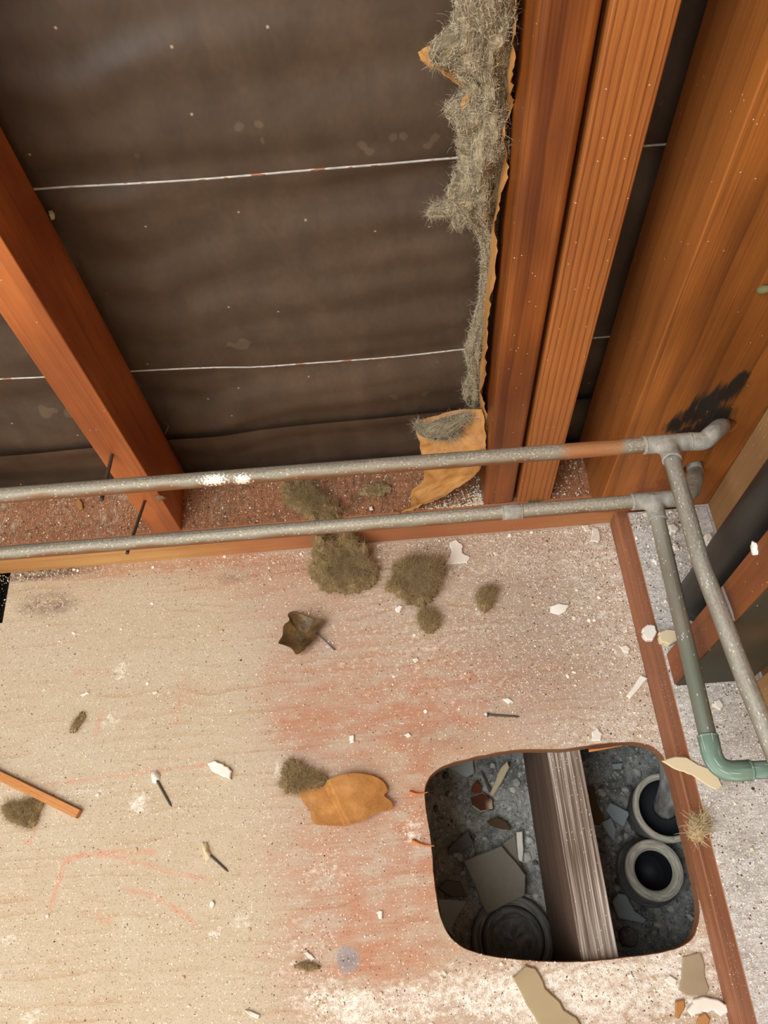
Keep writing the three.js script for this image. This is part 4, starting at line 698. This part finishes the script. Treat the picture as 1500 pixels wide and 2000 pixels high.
const chips = [
  ['plaster_chip', 'thick white plaster chip with ragged ends, left of the brown paper scrap', [[407, 1492], [420, 1487], [438, 1494], [454, 1507], [452, 1524], [434, 1517], [416, 1508]], 0.006],
  ['plaster_flake', 'large white torn plaster flake beside the second insulation clump', [[878, 1062], [890, 1056], [903, 1066], [903, 1082], [918, 1090], [912, 1100], [890, 1102], [868, 1104], [880, 1085]], 0.003],
  ['plaster_chip', 'broad flat white chip on the upper floor, left of the right plate', [[1074, 1186], [1090, 1180], [1111, 1184], [1105, 1194], [1092, 1202], [1073, 1197]], 0.0035],
  ['plaster_chip', 'oblong pale plaster slat lying against the right plate', [[1222, 1360], [1250, 1320], [1264, 1326], [1230, 1366]], 0.004],
  ['plaster_chip', 'crumbly pale chip in the top right floor corner by the plate', [[1158, 1032], [1168, 1034], [1172, 1050], [1168, 1062], [1152, 1058]], 0.004],
  ['plaster_chip', 'white chip in the far floor corner, nearest the back plate', [[1136, 1028], [1148, 1026], [1154, 1038], [1144, 1040]], 0.003],
  ['plaster_chip', 'clean white chip on the floor below the white lump on the plate', [[1210, 1264], [1222, 1261], [1230, 1268], [1227, 1278], [1218, 1276]], 0.004],
  ['plaster_chip', 'pale chip on the rim above the floor hole', [[1156, 1430], [1166, 1422], [1176, 1434], [1172, 1448], [1155, 1448]], 0.004],
  ['plaster_chip', 'upright white chip alone above the kraft paper scrap', [[682, 1438], [691, 1436], [692, 1450], [684, 1452]], 0.0035],
  ['plaster_chip', 'white chip right of the dried leaf stem, in open floor', [[805, 1288], [814, 1285], [818, 1290], [811, 1296]], 0.003],
  ['plaster_chip', 'white chip just below the second insulation clump', [[771, 1190], [780, 1183], [787, 1186], [781, 1198], [774, 1196]], 0.004],
  ['plaster_chip', 'white chip just left of the level nail above the hole', [[790, 1436], [798, 1431], [804, 1438], [797, 1442]], 0.003],
  ['plaster_chip', 'white chip above the level nail, right of it', [[981, 1366], [992, 1364], [1001, 1370], [992, 1376]], 0.003],
  ['plaster_chip', 'small standing white chip between the brown scrap and bottom edge', [[736, 1782], [742, 1778], [748, 1780], [746, 1796], [740, 1794]], 0.003],
  ['plaster_chip', 'large white plaster chunk in the bottom right corner by the plate', [[1352, 1952], [1372, 1946], [1400, 1952], [1416, 1962], [1418, 1976], [1404, 1984], [1390, 1972], [1366, 1978], [1350, 1984], [1340, 1974]], 0.006],
  ['plaster_chip', 'white chip left of the flat tan plaster sheet at bottom right', [[1296, 1912], [1306, 1904], [1322, 1914], [1318, 1926], [1304, 1922]], 0.004],
  ['plaster_chip', 'small white chip below the floor hole, in the pale dust', [[1224, 1904], [1232, 1900], [1238, 1910], [1230, 1912]], 0.003],
  ['plaster_chip', 'white sliver on the left floor, pointing up right', [[157, 1358], [170, 1352], [176, 1354], [164, 1360]], 0.002],
  ['plaster_chip', 'white chip at left, right of the white sliver', [[298, 1352], [306, 1350], [309, 1354], [301, 1357]], 0.002],
  ['plaster_chip', 'cream chip below the bent nail at lower left', [[411, 1762], [416, 1758], [420, 1766], [415, 1775], [411, 1770]], 0.003],
  ['plaster_chip', 'slim white chip left of the bottom wisp, at the frame bottom', [[478, 1972], [490, 1974], [508, 1982], [506, 1990], [490, 1984]], 0.003],
  ['plaster_chip', 'pale broken chip above the bottom wisp of insulation', [[594, 1862], [600, 1858], [616, 1872], [608, 1878]], 0.003],
];
for (const [n, l, p, th] of chips) chip(n, l, n === 'plaster_flake' ? 'plaster flake' : 'plaster chip', p, th, M.plaster, { tx: rr(-0.06, 0.06), tz: rr(-0.06, 0.06), jag: l.includes('slat') || l.includes('slim') ? 0.02 : 0.16 });
chip('plaster_strip', 'long tan broken plaster strip below the floor hole', 'plaster strip', [[1000, 1908], [1026, 1886], [1044, 1890], [1060, 1916], [1064, 1930], [1092, 1956], [1100, 1972], [1124, 1986], [1150, 2030], [1080, 2040], [1040, 1980]], 0.006, std({ map: plasterTex, color: '#b3a284', roughness: 0.95 }), { jag: 0.06 });
chip('plaster_sheet', 'flat tan-grey plaster sheet at bottom right beside the right plate', 'plaster sheet', [[1332, 1868], [1366, 1860], [1374, 1880], [1376, 1910], [1384, 1930], [1378, 1944], [1340, 1944], [1326, 1934], [1330, 1905]], 0.003, std({ map: plasterTex, color: '#b5a78f', roughness: 0.95 }), { jag: 0.05 });
chip('wood_splinter', 'brown wood splinter standing among the plaster at bottom right', 'splinter', [[1316, 1954], [1334, 1950], [1336, 1966], [1324, 1990], [1318, 1986]], 0.004, std({ color: '#a9743e', roughness: 0.8 }), { tx: 0.12 });
chip('wood_splinter', 'brown wood splinter at the bottom frame edge below the white chunk', 'splinter', [[1362, 1984], [1376, 1978], [1386, 1990], [1380, 2006], [1358, 2004]], 0.004, std({ color: '#b07a48', roughness: 0.8 }), {});
chip('wood_splinter', 'long cream wood sliver bridging the right plate by the green elbow', 'splinter', [[1291, 1487], [1316, 1479], [1340, 1480], [1362, 1494], [1384, 1502], [1402, 1520], [1410, 1536], [1398, 1544], [1376, 1532], [1350, 1514], [1320, 1504]], 0.003, M.cream, { y: PT + 0.0012, jag: 0.05 });
chip('plaster_chip', 'white plaster lump sitting on the edge of the right plate', 'plaster chip', [[1252, 1232], [1262, 1224], [1276, 1226], [1280, 1238], [1272, 1254], [1260, 1254], [1253, 1246]], 0.009, M.plaster, { y: PT + 0.001, jag: 0.15 });
chip('plaster_chip', 'cracked cream plaster lump on the right plate beside the lower branch pipe', 'plaster chip', [[1283, 1240], [1298, 1234], [1318, 1236], [1320, 1256], [1304, 1264], [1286, 1258]], 0.01, M.cream, { y: PT + 0.001, jag: 0.12 });
chip('plaster_chip', 'white lump beside the foot of the black drain pipe', 'plaster chip', [[1373, 1050], [1382, 1046], [1388, 1056], [1382, 1068], [1374, 1064]], 0.01, M.plaster, { y: PT + 0.001 });
chip('plaster_chip', 'white chip between the two branch pipes near the corner post', 'plaster chip', [[1304, 1028], [1314, 1026], [1324, 1036], [1318, 1042], [1308, 1040]], 0.006, M.plaster, { y: PT + 0.001 });
chip('plaster_chip', 'second white chip between the branch pipes, lower on the plate', 'plaster chip', [[1312, 1068], [1322, 1066], [1326, 1076], [1316, 1078]], 0.005, M.plaster, { y: PT + 0.001 });
chip('plaster_chip', 'white flake on the right plate below the sooted stud', 'plaster chip', [[1394, 1370], [1404, 1366], [1412, 1378], [1406, 1388], [1396, 1382]], 0.003, M.plaster, { y: PT + 0.001 });
chip('plaster_chip', 'round white chip on the back plate under the upper pipe', 'plaster chip', [[721, 992], [727, 990], [729, 997], [723, 998]], 0.003, M.plaster, { y: PT + 0.001 });
chip('paint_flake', 'green flake at the foot of the dark striped stud', 'paint flake', [[1030, 976], [1060, 968], [1078, 966], [1076, 972], [1050, 982], [1032, 984]], 0.0015, std({ color: '#4c5b3c', roughness: 0.8 }), { y: PT + 0.001 });
chip('dry_seed', 'small tan oval seed on the back plate left of the lone stud', 'seed', [[151, 978], [156, 975], [162, 984], [163, 995], [157, 998], [152, 988]], 0.003, std({ color: '#a9783c', roughness: 0.7 }), { y: PT + 0.001, jag: 0.02 });
{ // frayed wood fibres at the edge of the right plate beside the hole
  const c = onFloor(1350, 1620, 0.03), p = []; const n = [];
  const g = lump(px2([[1336, 1605], [1350, 1595], [1364, 1600], [1366, 1632], [1350, 1648], [1334, 1640]], 0.06), 0.0605, (x, z, r) => 0.010 * (1 - r * r) + 0.002, () => 0, { n: 40, rings: 10, amp: 0.25 });
  g.translate(0.0, 0.0228, 0); const [sp, sn] = surfacePoints(g, 1, -1), b = (g.computeBoundingBox(), g.boundingBox), o = V((b.min.x + b.max.x) / 2, b.min.y, (b.min.z + b.max.z) / 2);
  const t = thing('wood_fibre_tuft', 'frayed tuft of pale wood fibres caught on the right plate beside the hole', 'fibre tuft', o);
  mesh('fibre_lump', moved(g, o), M.ply, t); mesh('loose_fibres', moved(fibres(sp, sn, 260, 0.014, 0.0005), o), std({ color: '#cbb489', roughness: 0.9 }), t).userData.kind = 'stuff';
}
// splinters on the sawn rim of the hole
const splinter = (label, pts, hgt, r) => centred('wood_splinter', sweep(smooth(pts.map(([x, y], i) => onFloor(x, y, hgt * (1 + (i % 2)))), 8), (l, t) => r * (1 - 0.85 * t) + 0.0003, 6), std({ color: '#c47a3c', roughness: 0.8 }), label, 'splinter');
splinter('orange splinter on the left rim of the hole, the upper one', [[800, 1547], [815, 1551], [836, 1547]], 0.0016, 0.0022);
splinter('orange splinter on the left rim of the hole, the lower one', [[805, 1642], [825, 1650], [848, 1652]], 0.0016, 0.0024);
splinter('pale splinters of ragged plywood at the top rim of the hole', [[1150, 1466], [1180, 1462], [1215, 1456]], 0.0016, 0.0018);
// ------------------------------------------------------------------ what lies under the floor
const bed = (px, py) => { const p = onFloor(px, py, GY + 0.004); return GY + bedH(p.x, p.z) + 0.006; };
function shard(name, label, cat, pts, thick, mat, lift = 0, tx = 0, tz = 0) {
  const c = pts.reduce((a, [x, y]) => [a[0] + x / pts.length, a[1] + y / pts.length], [0, 0]), y = bed(...c) + lift;
  return centred(name, chipGeo(px2(pts, y), y, thick, 0.04, tx, tz), mat, label, cat);
}
shard('floor_tile', 'square grey-brown tile lying in the rubble at left under the hole', 'tile', [[905, 1683], [978, 1653], [1006, 1685], [1025, 1710], [1024, 1749], [950, 1785]], 0.012, M.tile, 0.008, 0.03, 0.02);
shard('floor_tile', 'second broken tile partly beneath the square tile under the hole', 'tile', [[976, 1652], [1006, 1630], [1011, 1676], [1023, 1706], [1000, 1712]], 0.008, M.tile, 0.002);
shard('tile_shard', 'pale grey shard at the upper left rim under the hole', 'shard', [[862, 1496], [880, 1482], [924, 1484], [926, 1512], [910, 1520], [892, 1510]], 0.006, M.shard);
shard('tile_shard', 'large grey shard at the lower left rim under the hole', 'shard', [[855, 1756], [912, 1760], [882, 1812], [890, 1836], [862, 1806]], 0.006, M.shard);
shard('tile_shard', 'dark jagged shard left of the square tile', 'shard', [[875, 1658], [895, 1638], [914, 1622], [925, 1650], [902, 1664], [876, 1668]], 0.006, M.shardDark, 0.004, 0.1, 0.1);
shard('tile_shard', 'dark rough shard between the lower left shard and the square tile', 'shard', [[856, 1735], [872, 1718], [900, 1722], [912, 1752], [880, 1752]], 0.006, M.shardDark);
shard('wood_splinter', 'long white stick slanting in the rubble, left of the joist', 'splinter', [[956, 1552], [978, 1500], [990, 1488], [994, 1500], [984, 1520], [962, 1556]], 0.006, M.cream, 0.006, 0.05);
shard('wood_splinter', 'thin dark stick beside the long white stick in the rubble', 'splinter', [[938, 1504], [946, 1516], [959, 1546], [954, 1548]], 0.004, M.shardDark, 0.006);
shard('wood_splinter', 'short white sliver right of the square tile, along the joist', 'splinter', [[1008, 1626], [1020, 1624], [1022, 1655], [1020, 1684], [1012, 1680], [1009, 1650]], 0.005, M.plaster, 0.004);
shard('rust_flake', 'red-brown pointed flake in the rubble at left', 'flake', [[920, 1541], [930, 1524], [941, 1538], [938, 1550], [922, 1548]], 0.004, M.rust, 0.004);
shard('rust_flake', 'mottled rusty flake below the red-brown pointed one', 'flake', [[919, 1556], [942, 1548], [962, 1562], [964, 1582], [938, 1586], [922, 1574]], 0.004, std({ map: tex(128, 128, (u, v) => (fbm(u * 9, v * 9, 2, 3) > 0.02 ? [206, 190, 160] : [96, 52, 30])), roughness: 0.9 }), 0.003);
shard('rust_flake', 'brown crumpled flake above the square tile, nearest the joist', 'flake', [[950, 1604], [970, 1596], [990, 1606], [998, 1622], [980, 1620], [956, 1612]], 0.004, std({ color: '#5d4630', roughness: 0.9 }), 0.004);
shard('tile_shard', 'blue-grey shard right of the joist, the brighter upper one', 'shard', [[1181, 1583], [1190, 1568], [1229, 1588], [1216, 1616], [1196, 1602]], 0.007, M.shard, 0.004);
shard('tile_shard', 'pale triangular shard just under the brighter blue-grey one', 'shard', [[1173, 1607], [1192, 1598], [1202, 1620], [1199, 1644], [1186, 1630]], 0.006, M.shard, 0.001);
shard('tile_shard', 'grey shard right of the joist below the open pipe hub', 'shard', [[1194, 1762], [1205, 1745], [1221, 1747], [1238, 1780], [1261, 1796], [1254, 1804], [1206, 1793]], 0.007, M.shard, 0.004);
shard('tile_shard', 'small grey shard at the top rim right of the joist', 'shard', [[1192, 1493], [1216, 1491], [1212, 1503], [1197, 1503]], 0.005, M.shard);
shard('wood_offcut', 'brown curved offcut standing close against the right side of the joist', 'offcut', [[1146, 1536], [1160, 1538], [1165, 1570], [1180, 1600], [1170, 1612], [1158, 1610]], 0.006, std({ color: '#6b5436', roughness: 0.9 }), 0.002);
shard('tile_shard', 'small white chip near the lower right rim under the hole', 'shard', [[1338, 1786], [1346, 1785], [1356, 1794], [1350, 1800]], 0.004, M.plaster, 0.002);
function lathe(name, label, cat, px, py, y, profile, m, parts = []) {
  const c = onFloor(px, py, y); const t = thing(name, label, cat, V(c.x, GY - 0.004, c.z));
  const mk = (n, pr, mat) => { const g = new THREE.LatheGeometry(pr.map(([r, h]) => new THREE.Vector2(r, h)), 56), P = g.attributes.position; for (let i = 0; i < P.count; i++) { const k = 1 + 0.012 * fbm3(P.getX(i) * 70, P.getY(i) * 70, P.getZ(i) * 70, 3); P.setX(i, P.getX(i) * k); P.setZ(i, P.getZ(i) * k); } g.computeVertexNormals(); mesh(n, g, mat, t); };
  mk('pipe_body', profile, m); for (const q of parts) mk(...q); return [t, c];
}
{ // two cast drain hubs and a capped clean-out in the ground
  const h1 = -0.19 - (GY - 0.004);
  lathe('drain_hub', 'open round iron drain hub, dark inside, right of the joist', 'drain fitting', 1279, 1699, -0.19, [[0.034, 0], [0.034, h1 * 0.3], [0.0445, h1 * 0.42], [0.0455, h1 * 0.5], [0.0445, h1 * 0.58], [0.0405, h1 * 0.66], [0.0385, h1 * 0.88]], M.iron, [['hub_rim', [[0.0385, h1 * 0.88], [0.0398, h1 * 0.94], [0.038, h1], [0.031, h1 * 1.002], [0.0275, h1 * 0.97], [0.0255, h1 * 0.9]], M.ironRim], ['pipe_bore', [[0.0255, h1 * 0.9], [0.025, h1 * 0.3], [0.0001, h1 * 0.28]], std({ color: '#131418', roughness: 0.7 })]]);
  const h2 = -0.17 - (GY - 0.004);
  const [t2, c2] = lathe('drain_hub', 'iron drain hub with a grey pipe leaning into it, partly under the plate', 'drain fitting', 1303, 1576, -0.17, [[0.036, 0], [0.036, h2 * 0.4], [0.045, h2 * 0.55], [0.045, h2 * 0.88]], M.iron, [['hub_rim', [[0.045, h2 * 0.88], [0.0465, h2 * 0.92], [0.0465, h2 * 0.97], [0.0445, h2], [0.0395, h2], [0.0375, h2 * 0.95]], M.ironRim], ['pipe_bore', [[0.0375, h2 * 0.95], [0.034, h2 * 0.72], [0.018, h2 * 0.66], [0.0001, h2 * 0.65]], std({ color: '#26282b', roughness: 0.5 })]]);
  const q = [V(c2.x - 0.002, -0.06, c2.z - 0.115), V(c2.x - 0.004, -0.085, c2.z - 0.06), V(c2.x, -0.12, c2.z - 0.025), V(c2.x + 0.002, -0.19, c2.z + 0.0)];
  centred('drain_elbow', uvScale(sweep(smooth(q, 24), 0.0165, 24), 0.3), M.iron, 'grey iron waste pipe curving down into the upper drain hub', 'pipe');
  const h3 = 0.034;
  lathe('cleanout_cap', 'round grey clean-out cap with raised rings, lower left under the hole', 'drain fitting', 1003, 1836, GY + 0.025, [[0.058, 0], [0.058, h3 * 0.5], [0.055, h3 * 0.62], [0.045, h3 * 0.66], [0.0435, h3 * 0.5]], M.iron, [['cap_plug', [[0.0435, h3 * 0.5], [0.0425, h3 * 0.82], [0.038, h3 * 0.92], [0.031, h3 * 0.86], [0.029, h3 * 0.7], [0.026, h3 * 0.74], [0.0001, h3 * 0.8]], std({ map: M.iron.map, color: '#d8d8d8', roughness: 0.85 })]]);
  lathe('cleanout_cap', 'small round iron plug at the bottom rim right of the joist', 'drain fitting', 1229, 1830, GY + 0.012, [[0.013, 0], [0.013, 0.014], [0.010, 0.02], [0.0001, 0.02]], M.iron);
}
// ------------------------------------------------------------------ grit: countless crumbs of plaster
{
  const g = new THREE.IcosahedronGeometry(1, 0), P = g.attributes.position; for (let i = 0; i < P.count; i++) { const k = 0.75 + 0.5 * hash(Math.round(P.getX(i) * 40) + 9, Math.round(P.getY(i) * 40) + Math.round(P.getZ(i) * 90)); P.setXYZ(i, P.getX(i) * k, P.getY(i) * k * 0.6, P.getZ(i) * k); } g.computeVertexNormals();
  const crumbs = (name, label, items, mat) => {
    const m = new THREE.InstancedMesh(g, mat, items.length), o = new THREE.Object3D(), c = new THREE.Color();
    items.forEach(([x, y, z, s, col], i) => { o.position.set(x, y + s * 0.35, z); o.rotation.set(rr(-0.4, 0.4), rr(0, 6.28), rr(-0.4, 0.4)); o.scale.set(s * rr(0.6, 1.5), s, s * rr(0.6, 1.3)); o.updateMatrix(); m.setMatrixAt(i, o.matrix); m.setColorAt(i, c.set(col)); });
    m.name = numbered(name); m.castShadow = m.receiveShadow = true; m.userData.kind = 'stuff'; m.userData.label = label; m.userData.category = 'grit'; scene.add(m);
  };
  const cols = ['#efe6d4', '#e6d8bd', '#f5efe2', '#d9c8a8', '#cbb08a'], dark = ['#5a4433', '#43352a', '#7a5a3e'];
  const inHole = (x, z) => { let r = false; for (let i = 0, j = holeLine.length - 1; i < holeLine.length; j = i++) { const a = holeLine[i], b = holeLine[j]; if (a.z > z !== b.z > z && x < (b.x - a.x) * (z - a.z) / (b.z - a.z) + a.x) r = !r; } return r; };
  const fl = [];
  for (let i = 0; i < 90000 && fl.length < 15000; i++) {
    const x = rr(-0.66, XR - 0.001), z = D + 0.003 + Math.pow(rnd(), 1.3) * 0.68, [r, w, gm] = stains(x, z);
    const edge = Math.exp(-(XR - x) / 0.045), back = Math.exp(-(z - D) / 0.03) * ss(-0.45, -0.1, x), far = ss(-0.05, 0.28, x);
    const dens = 0.05 + 0.12 * far + 0.75 * edge * (1 - ss(0.3, 0.6, z)) + 0.25 * edge + 0.6 * back + 0.5 * w + 0.35 * gm + 0.1 * fbm(x * 20, z * 20, 2, 3);
    if (rnd() > dens || inHole(x, z)) continue;
    const big = rnd() < 0.018; fl.push([x, 0, z, big ? rr(0.0012, 0.0023) : rr(0.00035, 0.0009), rnd() < (big ? 0.02 : 0.1 + 0.3 * gm) ? dark[Math.floor(rnd() * 3)] : cols[Math.floor(rnd() * 5)]]);
  }
  crumbs('plaster_grit', 'pale plaster grit scattered over the plywood floor, thickest by the plates', fl, M.gritM = std({ color: '#ffffff', roughness: 0.95 }));
  const pl = [];
  for (let i = 0; i < 2600; i++) { const x = rr(-0.62, 0.235), k = ss(-0.1, 0.2, x); if (rnd() > 0.45 + 0.5 * k) continue; pl.push([x, PT - 0.0004, rr(0.006, D - 0.003), rr(0.0004, 0.0013), rnd() < 0.45 * (1 - k) + 0.08 ? dark[Math.floor(rnd() * 3)] : cols[Math.floor(rnd() * 5)]]); }
  for (let i = 0; i < 650; i++) pl.push([0.0884 - Math.abs(rr(-1, 1) * rr(0, 1)) * 0.11, PT - 0.0004, D - 0.002 - Math.abs(rr(-1, 1) * rr(0, 1) * rr(0, 1)) * 0.075, rr(0.0004, 0.0013), cols[Math.floor(rnd() * 5)]]);
  crumbs('plaster_grit', 'dark and pale grit strewn on top of the back wall plate', pl, M.gritM);
  const rp = [];
  for (let i = 0; i < 3800; i++) { const z = 0.125 + Math.pow(rnd(), 1.4) * 0.55, x = rr(XR + 0.002, 0.369); const big = rnd() < 0.035 * (1 - ss(0.2, 0.3, z)) + 0.006; rp.push([x, PT - 0.0004, z, big ? rr(0.0014, 0.003) : rr(0.0004, 0.001), rnd() < 0.2 ? dark[Math.floor(rnd() * 3)] : cols[Math.floor(rnd() * 4)]]); }
  crumbs('plaster_grit', 'grey and white grit strewn on top of the right wall plate', rp, M.gritM);
  const ho = [];
  for (let i = 0; i < 2600; i++) { const x = rr(-0.12, 0.36), z = rr(0.36, 0.7); const big = rnd() < 0.12; ho.push([x, GY + bedH(x, z) - 0.0002, z, big ? rr(0.003, 0.006) : rr(0.0006, 0.0022), rnd() < 0.2 ? '#6a665f' : rnd() < 0.5 ? '#a8a69c' : '#c9c6ba']); }
  crumbs('rubble', 'grey rubble on the soil under the floor hole', ho, M.gritM);
}
renderer.render(scene, camera);
